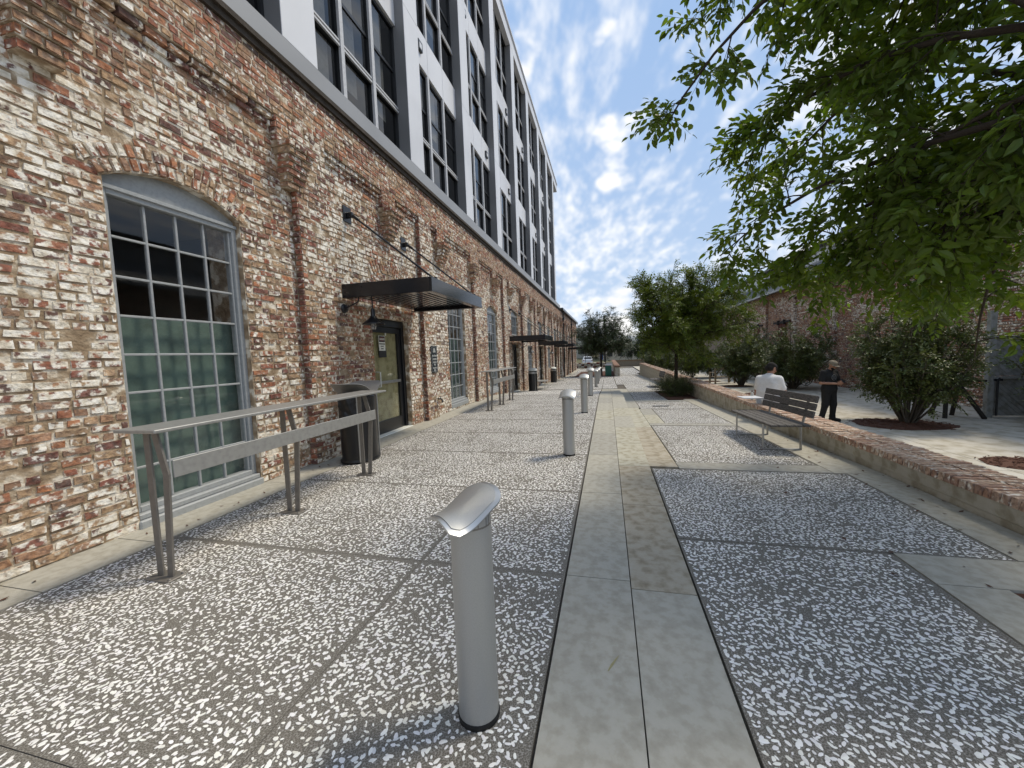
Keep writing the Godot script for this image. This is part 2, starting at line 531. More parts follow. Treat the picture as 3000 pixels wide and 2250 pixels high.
# ------------------------------------------------------------------ ground, paving
func make_ground() -> void:
	var mb := MB.new()
	mb.quad(Vector3(-400, -1.05, 300), Vector3(400, -1.05, 300), Vector3(400, -1.05, -700), Vector3(-400, -1.05, -700))
	structure("ground", mb, mats.far_ground)
	mb = MB.new()
	for k in 60:   # bedding under the slabs, seen in the joints
		var a := 4.0 - k; var b := a - 1.0
		for e in [[-4.4, 0.48], [0.48, 3.0]]:
			var xm: float = (e[0] + e[1]) / 2.0
			var ya := ground(xm, a) - 0.03; var yb := ground(xm, b) - 0.03
			mb.quad(Vector3(e[0], ya, a), Vector3(e[1], ya, a), Vector3(e[1], yb, b), Vector3(e[0], yb, b))
	structure("bedding_ground", mb, mats.soil)
	var plaza := node("plaza_pavement")
	var zs := [4.0, 1.0, -2.0, -5.0, -8.0, -11.0, -14.0, -17.0, -20.0, -24.0, -28.0, -34.0, -40.0, -48.0, -56.0]
	for k in zs.size() - 1:
		var xs := [3.35, 6.4, 9.4, 12.6]
		for i in 3:
			mb = MB.new()
			mb.box(Vector3(xs[i] + 0.006, PLAZA - 0.1, zs[k + 1] + 0.006), Vector3(xs[i + 1] - 0.006, PLAZA, zs[k] - 0.006))
			part("concrete_slab", mb, mats.plaza_concrete, plaza)
	mb = MB.new()
	mb.box(Vector3(3.35, PLAZA - 0.3, -56), Vector3(13, PLAZA - 0.02, 4))
	part("joint_bed", mb, mats.soil, plaza)

func make_paving() -> void:
	# slab lists: x0, x1, z0, z1
	var kerb := node("wall_side_kerb")
	var zs := [3.0, 1.3, -0.2, -1.65, -2.345]
	while zs[-1] > -54.0: zs.append(zs[-1] - 1.5)
	for k in zs.size() - 1:
		var mb := MB.new()
		slab(mb, -4.6, -3.665, zs[k] - 0.004, zs[k + 1] + 0.004, 0.002, 0.08, 2)
		part("kerb_slab", mb, mats.concrete, kerb)
	# central band of long slabs
	var band := node("central_slab_path")
	var c1 := [2.1, 0.65, -0.9, -2.45, -4.0, -5.53, -6.98, -8.45, -9.81, -11.2, -12.5, -13.7]
	var c2 := [1.9, 0.5, -1.0, -2.37, -3.73, -5.02, -6.28, -7.6, -8.9, -10.2, -11.4, -12.66]
	var c3 := [-5.03, -6.6, -8.05, -9.6, -11.4]
	var c4 := [-8.56, -9.9, -11.12]
	var kinds := ["concrete", "concrete", "concrete_tan", "concrete_green"]
	var pick := [0, 1, 2, 0, 0, 1, 3, 0, 3, 0, 1]
	for k in 11:
		var mb := MB.new()
		slab(mb, -0.283, 0.110, c1[k] - 0.004, c1[k + 1] + 0.004, 0.004, 0.3)
		part("concrete_slab", mb, mats[["concrete", "concrete_dark", "concrete", "concrete_green"][k % 4 if k > 4 else 0]], band)
		mb = MB.new()
		slab(mb, 0.116, 0.484, c2[k] - 0.004, c2[k + 1] + 0.004, 0.004, 0.3)
		part("concrete_slab", mb, mats[["concrete", "concrete", "concrete", "concrete_tan", "concrete_tan", "concrete_green", "concrete_green", "concrete", "concrete_green", "concrete", "concrete"][k]], band)
	for k in 4:
		var mb := MB.new()
		slab(mb, 0.483, 0.815, c3[k] - 0.004, c3[k + 1] + 0.004, 0.004, 0.1)
		part("concrete_slab", mb, mats[["concrete_tan", "concrete_tan", "concrete_green", "concrete_green"][k]], band)
	for k in 2:
		var mb := MB.new()
		slab(mb, 0.823, 1.135, c4[k] - 0.004, c4[k + 1] + 0.004, 0.004, 0.1)
		part("concrete_slab", mb, mats.concrete_dark if k else mats.concrete_green, band)
	for e in [[0.116, 0.475, -12.68, -14.38, "concrete_dark"], [0.483, 0.852, -11.41, -12.88, "concrete_dark"], [-0.283, 0.475, -18.4, -19.0, "concrete"], [0.483, 0.85, -12.9, -14.5, "concrete"], [-0.27, 0.1, -13.72, -18.3, "concrete"], [0.11, 0.475, -14.4, -18.39, "concrete"], [0.483, 0.85, -14.5, -19.0, "concrete"]]:
		var mb := MB.new()
		slab(mb, e[0], e[1], e[2], e[3], 0.004, 0.1, 4)
		part("concrete_slab", mb, mats[e[4]], band)
	# cross strips and the strip along the low wall
	for e in [[0.823, 2.42, -4.975, -5.28, "concrete_dark"], [0.823, 2.42, -8.28, -8.555, "concrete_dark"], [0.86, 2.42, -13.15, -13.55, "concrete"], [0.86, 1.93, -17.5, -17.9, "concrete_dark"], [0.86, 2.42, -22.5, -22.9, "concrete"], [-0.9, 2.42, -19.05, -19.35, "concrete"]]:
		var mb := MB.new()
		slab(mb, e[0], e[1], e[2], e[3], 0.004, 0.08, 3)
		part("concrete_slab", mb, mats[e[4]], band)
	var edge := node("low_wall_side_kerb")
	var ez := [3.0, 1.6, 0.2, -1.2]
	for k in 3:
		var mb := MB.new()
		slab(mb, 2.52, 2.905, ez[k] - 0.004, ez[k + 1] + 0.004, 0.003, 0.08)
		part("kerb_slab", mb, mats.concrete, edge)
	ez = [-3.11, -4.97, -6.6, -8.3, -10.2, -12.0, -13.9]
	for k in 6:
		var mb := MB.new()
		slab(mb, 2.55 if k == 0 else 2.43, 2.905, ez[k] - 0.004, ez[k + 1] + 0.004, 0.003, 0.08)
		part("kerb_slab", mb, mats.concrete, edge)
	ez = [-17.4]
	while ez[-1] > -37.0: ez.append(ez[-1] - 2.0)
	for k in ez.size() - 1:
		var mb := MB.new()
		slab(mb, 2.43, 2.905, ez[k] - 0.004, ez[k + 1] + 0.004, 0.003, 0.08)
		part("kerb_slab", mb, mats.concrete, edge)
	# concrete round the near tree pit (pit x 2.2..2.88, z -2.72..-1.7)
	var s := node("tree_pit_kerb")
	for e in [[1.87, 2.905, -2.74, -3.1], [1.87, 2.2, -1.2, -2.732], [2.208, 2.905, -1.2, -1.68]]:
		var mb := MB.new()
		slab(mb, e[0], e[1], e[2], e[3], 0.004, 0.1)
		part("kerb_slab", mb, mats.concrete, s)
	# shell paving
	var paving := node("shell_pavement")
	var left := [2.2, 0.66, -0.89, -2.455, -4.0, -5.53, -6.98, -8.45, -9.9, -11.3, -12.5, -13.7, -15.2, -16.7, -18.2, -19.7, -21.4, -23.4, -25.4, -27.4, -29.4, -31.4, -33.4, -36.0, -39.0, -43.0, -48.0, -54.0]
	var areas := []
	for k in left.size() - 1:
		if k < 4:
			areas.append([-3.655, -1.3265, left[k], left[k + 1]]); areas.append([-1.3235, -0.297, left[k], left[k + 1]])
		else:
			areas.append([-3.655, -0.297, left[k], left[k + 1]])
		if left[k] < -18.2 and left[k + 1] > -40.0:
			areas.append([-0.285, 0.47, left[k], left[k + 1]])
	areas.append([0.498, 1.86, 1.0, -1.2]); areas.append([0.498, 1.86, -1.2, -3.1]); areas.append([0.498, 2.54, -3.108, -4.96])
	areas.append([1.87, 2.51, 1.0, -1.19])
	areas.append([0.83, 2.42, -5.29, -8.27]); areas.append([1.145, 2.42, -8.565, -11.1]); areas.append([0.86, 2.42, -11.13, -13.14])
	areas.append([0.86, 1.92, -13.56, -17.49]); areas.append([0.86, 2.42, -17.91, -22.49])
	areas.append([0.483, 2.42, -22.91, -28.0]); areas.append([0.483, 2.42, -28.0, -34.0]); areas.append([0.483, 2.9, -34.0, -42.0]); areas.append([0.483, 5.0, -42.0, -54.0])
	var shells := []
	rng.seed = 71
	for r in areas:
		var mb := MB.new()
		slab(mb, r[0], r[1], r[2] - 0.002, r[3] + 0.002, 0.0, 0.05, maxi(1, int((r[2] - r[3]) / 1.2)))
		part("paving_slab", mb, mats.matrix, paving)
		var far: bool = r[2] < -22.0
		var cell := 0.0232 if not far else 0.048
		var grow := 1.0 if not far else 1.75
		var x: float = r[0] + 0.02
		while x < r[1] - 0.02:
			var z: float = r[2] - 0.03
			while z > r[3] + 0.03:
				var px: float = clampf(x + rng.randf_range(-0.55, 0.55) * cell, r[0] + 0.022, r[1] - 0.022)
				var pz := z + rng.randf_range(-0.55, 0.55) * cell
				var thin := noise_a.get_noise_2d(px * 22.0, pz * 22.0)
				if rng.randf() < 0.90 + thin * 0.5 and (pz < -0.3 or absf(px) > 0.2):
					shells.append([px, pz, grow])
				z -= cell
			x += cell
	var variants: Array[ArrayMesh] = []
	for q in 6:
		var mb := MB.new()
		var ring := []
		var cnt := 7
		for i in cnt:
			var a := TAU * i / cnt + rng.randf_range(-0.25, 0.25)
			ring.append(Vector3(cos(a) * rng.randf_range(0.8, 1.12), 0.0, -sin(a) * rng.randf_range(0.42, 0.68)))
		var top := Vector3(rng.randf_range(-0.2, 0.2), 0.22, rng.randf_range(-0.1, 0.1))
		for i in cnt:
			mb.tri(top, ring[i], ring[(i + 1) % cnt])
		variants.append(mb.mesh())
	shells.sort_custom(func(a, b): return a[0] * a[0] * 0.6 + a[1] * a[1] < b[0] * b[0] * 0.6 + b[1] * b[1])
	var lists := [[], [], [], [], [], []]
	var tints := [[], [], [], [], [], []]
	var tone_mats := []
	for q in 3:
		var m := mat("shell_tone_%d" % q, [lin(0.80, 0.79, 0.74), lin(0.72, 0.70, 0.63), lin(0.86, 0.86, 0.83)][q], 0.6)
		tone_mats.append(m)
	var own := 0
	var camd := Vector2(-0.24, -0.97)
	for e in shells:
		var gy := ground(e[0], e[1])
		var sl := (ground(e[0], e[1] - 0.2) - gy) / 0.2
		var len: float = lerpf(0.0068, 0.0165, pow(rng.randf(), 1.35)) * e[2]
		var bs := Basis(Vector3.RIGHT, atan(sl)) * Basis(Vector3.UP, rng.randf() * TAU) * Basis.from_scale(Vector3(len * rng.randf_range(0.85, 1.25), len * 0.4, len))
		var t := Transform3D(bs, Vector3(e[0], gy + 0.0012, e[1]))
		var q := rng.randi() % 6
		var v := Vector2(e[0], e[1])
		if own < 280 and v.length() > 1.5 and v.normalized().dot(camd) > 0.75 and v.length() < 2.6:
			own += 1
			inst("shell", variants[q], tone_mats[rng.randi() % 3], paving, t)
			continue
		lists[q].append(t)
		var w := rng.randf_range(0.72, 0.90)
		tints[q].append(Color(w, w * rng.randf_range(0.97, 1.0), w * rng.randf_range(0.92, 0.99)))
	for q in 6:
		scatter("shells", variants[q], mats.shell_white, paving, lists[q], tints[q])

# ------------------------------------------------------------------ bricks
var palette := [Color(0.29, 0.088, 0.042), Color(0.14, 0.036, 0.024), Color(0.44, 0.175, 0.075), Color(0.41, 0.27, 0.155), Color(0.29, 0.155, 0.088), Color(0.12, 0.043, 0.033), Color(0.42, 0.235, 0.135), Color(0.35, 0.125, 0.06), Color(0.37, 0.22, 0.125), Color(0.22, 0.06, 0.036), Color(0.47, 0.32, 0.19), Color(0.33, 0.19, 0.115)]
var bricks := []       # [Transform3D, size, colour, bucket, uv offset]

func brick_shape(mb: MB, t: Transform3D, s: Vector3, c: Color, off: Vector2, sd: int) -> void:  # local x along, y up, z out; origin at the back centre
	var h := s / 2.0
	var r := RandomNumberGenerator.new()
	r.seed = sd
	var ch := 0.005
	var bk := []
	var fr := []
	for w in [[-1, -1], [1, -1], [1, 1], [-1, 1]]:
		bk.append(Vector3(w[0] * h.x, w[1] * h.y, 0))
		fr.append(Vector3(w[0] * (h.x - ch * r.randf_range(0.2, 2.6)), w[1] * (h.y - ch * r.randf_range(0.2, 2.0)), s.z + r.randf_range(-0.003, 0.003)))
	var fs := [[fr[0], fr[1], fr[2], fr[3]], [bk[0], bk[1], fr[1], fr[0]], [bk[1], bk[2], fr[2], fr[1]], [bk[2], bk[3], fr[3], fr[2]], [bk[3], bk[0], fr[0], fr[3]]]
	mb.col = c
	for k in 5:
		var f: Array = fs[k]
		var at := mb.uv.size()
		mb.quad(t * f[0], t * f[1], t * f[2], t * f[3])
		for i in 4:
			var p: Vector3 = f[i]
			mb.uv[at + i] = (Vector2(p.x + (p.z if k == 2 or k == 4 else 0.0), p.y + (p.z if k == 1 or k == 3 else 0.0)) + off) * 0.9

func pick_colour(y: float, z: float, redder := 0.0) -> Array:
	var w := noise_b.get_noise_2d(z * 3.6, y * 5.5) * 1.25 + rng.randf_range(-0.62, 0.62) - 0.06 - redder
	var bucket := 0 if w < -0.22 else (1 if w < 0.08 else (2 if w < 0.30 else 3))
	var c: Color = palette[rng.randi() % palette.size()]
	if redder > 0.2 and rng.randf() < 0.6: c = palette[[0, 2, 6, 7, 8, 3][rng.randi() % 6]]
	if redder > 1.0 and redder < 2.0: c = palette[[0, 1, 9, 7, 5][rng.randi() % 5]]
	if redder > 2.0: c = palette[[1, 5, 4, 9][rng.randi() % 4]] * (0.25 + 0.75 * rng.randf())
	c = c * rng.randf_range(0.8, 1.25)
	return [Color(c.r, c.g, c.b), bucket]

func lay(t: Transform3D, s: Vector3, redder := 0.0, key := Vector2.INF) -> void:
	var k := key if key != Vector2.INF else Vector2(t.origin.y, t.origin.z)
	var pc := pick_colour(k.x, k.y, redder)
	bricks.append([t, s, pc[0], pc[1], Vector2(rng.randf() * 8.0, rng.randf() * 8.0), rng.randi()])

const TO_X := Basis(Vector3(0, 0, -1), Vector3(0, 1, 0), Vector3(1, 0, 0))   # along -z, up, facing +x

func course(y: float, x: float, depth: float, z0: float, z1: float, odd: int, redder := 0.0, h := COURSE) -> void:  # one row of bricks from z0 down to z1
	var z := z0
	var first := true
	var header := rng.randf() < 0.18
	while z > z1 + 0.015:
		var l := 0.105 if header else rng.randf_range(0.195, 0.225)
		if first and odd % 2 == 1: l *= 0.5
		first = false
		if rng.randf() < 0.10: l = 0.105
		l = minf(l, z - z1)
		if z - l - z1 < 0.05: l = z - z1
		var j := rng.randf_range(0.005, 0.018)
		var out := depth + (rng.randf_range(-0.005, 0.006) if rng.randf() > 0.05 else -0.012)
		var b := TO_X * Basis(Vector3.BACK, rng.randf_range(-0.02, 0.02))
		lay(Transform3D(b, Vector3(x - depth, y + h / 2.0, z - l / 2.0)), Vector3(maxf(l - j, 0.02), h - rng.randf_range(0.007, 0.019), out), redder)
		z -= l

func commit_bricks(owner_node: Node3D, singles: int, see: Vector3) -> void:
	var order := []
	for i in bricks.size():
		var p: Vector3 = bricks[i][0].origin
		var d := p.distance_to(see)
		var sc: float = bricks[i][1].x * bricks[i][1].y * absf(p.x - see.x) / (d * d * d)
		if p.z > -1.75 or p.y > 4.2 - (p.z + 2.0) * 0.55 : sc *= 0.001
		order.append([sc, i])
	order.sort_custom(func(a, b): return a[0] > b[0])
	var mbs := [MB.new(), MB.new(), MB.new(), MB.new()]
	for k in order.size():
		var b: Array = bricks[order[k][1]]
		if k < singles:
			var mb := MB.new()
			brick_shape(mb, Transform3D(), b[1], b[2], b[4], b[5])
			inst("brick", mb.mesh(), mats["brick_%d" % b[3]], owner_node, b[0])
		else:
			brick_shape(mbs[b[3]], b[0], b[1], b[2], b[4], b[5])
	var am := ArrayMesh.new()
	var o := MeshInstance3D.new()
	for k in 4:
		mbs[k].add_to(am)
		if mbs[k].ix.size(): am.surface_set_material(am.get_surface_count() - 1, mats["brick_%d" % k])
	o.mesh = am
	o.name = "brickwork"
	owner_node.add_child(o, true)
	o.set_meta("kind", "stuff")
	bricks.clear()

# ------------------------------------------------------------------ brick warehouse
var bays := []   # [kind, centre z, base y]

func arch_y(dz: float, half: float, rise: float, spring: float) -> float:  # height of a flat arch
	var r := (half * half + rise * rise) / (2.0 * rise)
	return spring + sqrt(maxf(r * r - dz * dz, 0.0)) - (r - rise)

func make_warehouse() -> void:
	var w := thing("brick_warehouse", "long red brick warehouse with flaking white limewash and corbelled top", "building", Vector3.ZERO)
	rng.seed = 12
	var zend := -54.0
	var zstart := 2.0
	# openings by bay: 0 window, 1 door, 2 door with window above, 3 window above and window below
	var kinds := [0, 1, 0, 0, 2, 3, 2, 3, 2, 2, 3, 2, 3, 2, 3]
	for i in kinds.size():
		var z: float = -1.02 - PITCH * i - 2.25
		if i == 0: z = -3.16
		if i == 1: z = -6.98
		bays.append([kinds[i], z, terrace(z)])
	# mortar body: wall core built as columns of boxes round the openings
	var core := MB.new()
	var x0 := PR - 0.5
	var xm := PR - 0.008
	var edges := [zstart]
	for b in bays: edges.append_array([b[1] + OH, b[1] - OH])
	edges.append(zend)
	for k in range(0, edges.size(), 2):
		core.box(Vector3(x0, -1.0, edges[k + 1]), Vector3(xm, 5.3, edges[k]))
	for b in bays:
		var holes: Array = opening_holes(b)
		var y := -1.0
		for hh in holes:
			if hh[0] > y: core.box(Vector3(x0, y, b[1] - OH), Vector3(xm, hh[0], b[1] + OH))
			y = hh[1]
			if hh[2]:   # arched head: fill between the arch and a level line
				var top: float = hh[1] + 0.25
				var n := 10
				for q in n:
					var a := -OH + 2.0 * OH * q / n; var c := -OH + 2.0 * OH * (q + 1) / n
					var ya := arch_y(a, OH, 0.18, hh[1]); var yc := arch_y(c, OH, 0.18, hh[1])
					core.quad(Vector3(xm, ya, b[1] - a), Vector3(xm, yc, b[1] - c), Vector3(xm, top, b[1] - c), Vector3(xm, top, b[1] - a))
					core.quad(Vector3(x0, ya, b[1] - a), Vector3(x0, yc, b[1] - c), Vector3(xm, yc, b[1] - c), Vector3(xm, ya, b[1] - a))
				y = top
		core.box(Vector3(x0, y, b[1] - OH), Vector3(xm, 5.3, b[1] + OH))
	# pilaster, frieze cores
	for i in 15:
		var z := -1.02 - PITCH * i
		core.box(Vector3(xm, -1.0, z - 0.605), Vector3(PF - 0.008, 4.6, z - 0.008))
	core.box(Vector3(xm, 4.61, zend), Vector3(PF - 0.008, 5.3, zstart))
	part("mortar", core, mats.mortar, w)
	# wall courses between pilasters
	var y := -0.92
	var row := 0
	while y < 4.60:
		var yc := y + COURSE / 2.0
		for i in 15:
			var za := (-1.02 - PITCH * (i - 1) - 0.61) if i > 0 else zstart
			var zb := -1.02 - PITCH * i
			if i == 0: za = zstart
			# i-th pilaster front
			if yc < 4.60:
				course(y, PF, 0.09, zb, zb - 0.61, row + i, 0.0)
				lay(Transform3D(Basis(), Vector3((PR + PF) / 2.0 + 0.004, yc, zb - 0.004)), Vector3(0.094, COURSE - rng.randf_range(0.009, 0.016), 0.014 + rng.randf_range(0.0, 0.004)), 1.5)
		for i in 16:
			var a := zstart if i == 0 else -1.02 - PITCH * (i - 1) - 0.61
			var e := -1.02 - PITCH * i if i < 15 else zend
			if i == 0:
				wall_run(y, row, a, e, null)
			else:
				wall_run(y, row, a, e, bays[i - 1])
		y += COURSE
		row += 1
	# arches over the openings
	for b in bays:
		for hh in opening_holes(b):
			if not hh[2]: continue
			for ring in 2:
				var rise := 0.18
				var rr := (OH * OH + rise * rise) / (2.0 * rise)
				var cy: float = hh[1] - (rr - rise)
				var r0 := rr + 0.008 + ring * 0.115
				var half := asin(OH / rr) + 0.03 + ring * 0.02
				var n := int(2.0 * half * r0 / 0.072)
				for q in n:
					var a := -half + 2.0 * half * (q + 0.5) / n
					var bs := TO_X * Basis(Vector3.BACK, -a)
					var p := Vector3(PR - 0.03, cy + cos(a) * (r0 + 0.055), b[1] - sin(a) * (r0 + 0.055))
					lay(Transform3D(bs, p), Vector3(0.06, 0.106, 0.036 + rng.randf_range(0.0, 0.008)), 0.5)
	# blind arch over the first door
	for ring in 2:
		var rr := 1.15
		var half := 0.56
		var n := 15 + ring
		for q in n:
			var a := -half + 2.0 * half * (q + 0.5) / n
			var r0 := rr + ring * 0.115
			lay(Transform3D(TO_X * Basis(Vector3.BACK, -a), Vector3(PR - 0.03, 2.06 + cos(a) * r0, bays[1][1] - sin(a) * r0)), Vector3(0.064, 0.106, 0.036), 0.3)
	# frieze, stepped soffit, brackets
	y = 4.61
	row = 0
	while y < 5.26:
		course(y, PF, 0.03, zstart, zend, row, 0.68 if y < 5.13 else 3.0)
		y += COURSE
		row += 1
	var bz := 0.46
	var brackets := []
	while bz > zend + 1.0:
		brackets.append(bz)
		bz -= 2.415
	for k in brackets.size():
		var zb: float = brackets[k] + 0.02
		var nz: float = brackets[k + 1] + 0.02 if k + 1 < brackets.size() else zend
		# the piece of frieze that hangs down to the bracket
		for q in 4:
			course(4.61 - COURSE * (q + 1), PF, 0.09, zb, zb - 0.46, q, 0.55)
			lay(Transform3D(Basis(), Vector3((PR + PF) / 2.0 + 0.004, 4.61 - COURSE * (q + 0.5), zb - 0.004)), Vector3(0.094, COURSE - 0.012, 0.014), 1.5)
		core = MB.new()
		core.box(Vector3(xm, 4.29, zb - 0.45), Vector3(PF - 0.012, 4.61, zb - 0.01))
		for q in 7:
			var k3 := float(q) / 6.0
			core.box(Vector3(xm, 3.76 + COURSE * q, zb - 0.23 - 0.125 - 0.10 * k3), Vector3(PF + 0.006 + 0.16 * k3, 3.76 + COURSE * (q + 1), zb - 0.23 + 0.125 + 0.10 * k3))
		part("mortar", core, mats.mortar, w)
		# bracket: seven courses stepping out
		for q in 7:
			var k2 := float(q) / 6.0
			var hw := 0.14 + 0.10 * k2
			course(3.76 + COURSE * q, PF + 0.02 + 0.16 * k2, 0.17, zb - 0.23 + hw, zb - 0.23 - hw, q, 0.5)
		# two stepped courses closing the panel at the top
		if zb - 0.46 > nz + 0.1:
			course(4.61 - COURSE, PR + 0.07, 0.07, zb - 0.47, nz + 0.01, k, 0.1)
			course(4.61 - COURSE * 2.0, PR + 0.035, 0.035, zb - 0.47, nz + 0.01, k + 1, 0.1)
	commit_bricks(w, 300, EYE)
	# blackened coping courses under the metal band
	var cp := MB.new()
	cp.box(Vector3(PR - 0.4, 5.235, -35.5), Vector3(PF + 0.035, 5.31, zstart))
	cp.box(Vector3(PR - 0.4, 5.31, -35.5), Vector3(PF + 0.075, 5.375, zstart))
	part("coping", cp, mats.weathered, w)
	cp = MB.new()
	cp.box(Vector3(-14, 5.30, zend), Vector3(PF + 0.05, 5.42, -35.6))
	cp.box(Vector3(-14, 5.42, zend - 0.2), Vector3(PF + 0.22, 5.52, -35.6))
	cp.box(Vector3(PF + 0.12, 5.30, zend), Vector3(PF + 0.24, 5.42, -35.6))
	part("gutter", cp, mats.dark_frame, w)
	cp = MB.new()
	cp.box(Vector3(-14, -1, zend), Vector3(PR - 0.5, 5.3, zend + 0.3))
	part("end_wall", cp, mats.mortar_dark, w)
	for z in [-37.0, -45.5]:
		cp = MB.new()
		cp.tube([Vector3(PF + 0.08, 5.3, z), Vector3(PF + 0.08, -0.8, z)], [0.06, 0.06], 8)
		cp.box(Vector3(PF, 4.55, z - 0.16), Vector3(PF + 0.2, 4.75, z + 0.16))
		part("downpipe", cp, mats.dark_frame, w)
	# windows and doors as parts of the building
	for i in bays.size():
		for hh in opening_holes(bays[i]):
			if hh[3] == "window": make_window(w, bays[i][1], hh[0], hh[1], hh[2], i)
			else: make_door(w, bays[i][1], hh[0], hh[1], i)

func opening_holes(b: Array) -> Array:  # [bottom, top or spring, arched, kind]
	var g: float = b[2]
	match b[0]:
		0: return [[-0.04 if b[1] > -5.0 else 0.05, 3.11, true, "window"]]
		1: return [[g - 0.02, 2.24, false, "door"]]
		2: return [[g - 0.02, 1.95 - (0.0 if g < -0.2 else 0.0), false, "door"], [2.30, 3.30, true, "window"]]
	return [[0.35, 1.92, false, "window"], [2.30, 3.30, true, "window"]]

func wall_run(y: float, row: int, a: float, e: float, b: Variant) -> void:
	var yc := y + COURSE / 2.0
	if b == null:
		course(y, PR, 0.022, a, e, row)
		return
	var cz: float = b[1]
	var cut := 0.0
	for hh in opening_holes(b):
		if yc > hh[0] and yc < hh[1]: cut = OH
		elif hh[2]:
			var rise := 0.18
			var rr := (OH * OH + rise * rise) / (2.0 * rise)
			var ro := rr + 0.24
			var cy: float = hh[1] - (rr - rise)
			if yc >= hh[1] and yc < cy + ro:
				var dz := sqrt(maxf(ro * ro - (yc - cy) * (yc - cy), 0.0))
				cut = minf(dz, OH + 0.24 * clampf((yc - hh[1]) / 0.2, 0.0, 1.0))
	if b[0] == 1 and yc > 2.9 and yc < 3.4:
		var dy := yc - 2.06
		var ro2 := 1.15 + 0.175
		if dy < ro2: cut = minf(sqrt(ro2 * ro2 - dy * dy), 0.66)
		var ri := 1.15 - 0.06
		if dy < ri:
			var dz2 := sqrt(ri * ri - dy * dy)
			if dz2 < cut: course(y, PR, 0.022, cz + dz2, cz - dz2, row)
	if cut > 0.0:
		# ragged rubbed brick ends beside the opening, deep enough to form the reveal
		course(y, PR, 0.10, a, cz + cut, row)
		course(y, PR, 0.10, cz - cut, e, row + 1)
	else:
		course(y, PR, 0.022, a, e, row)

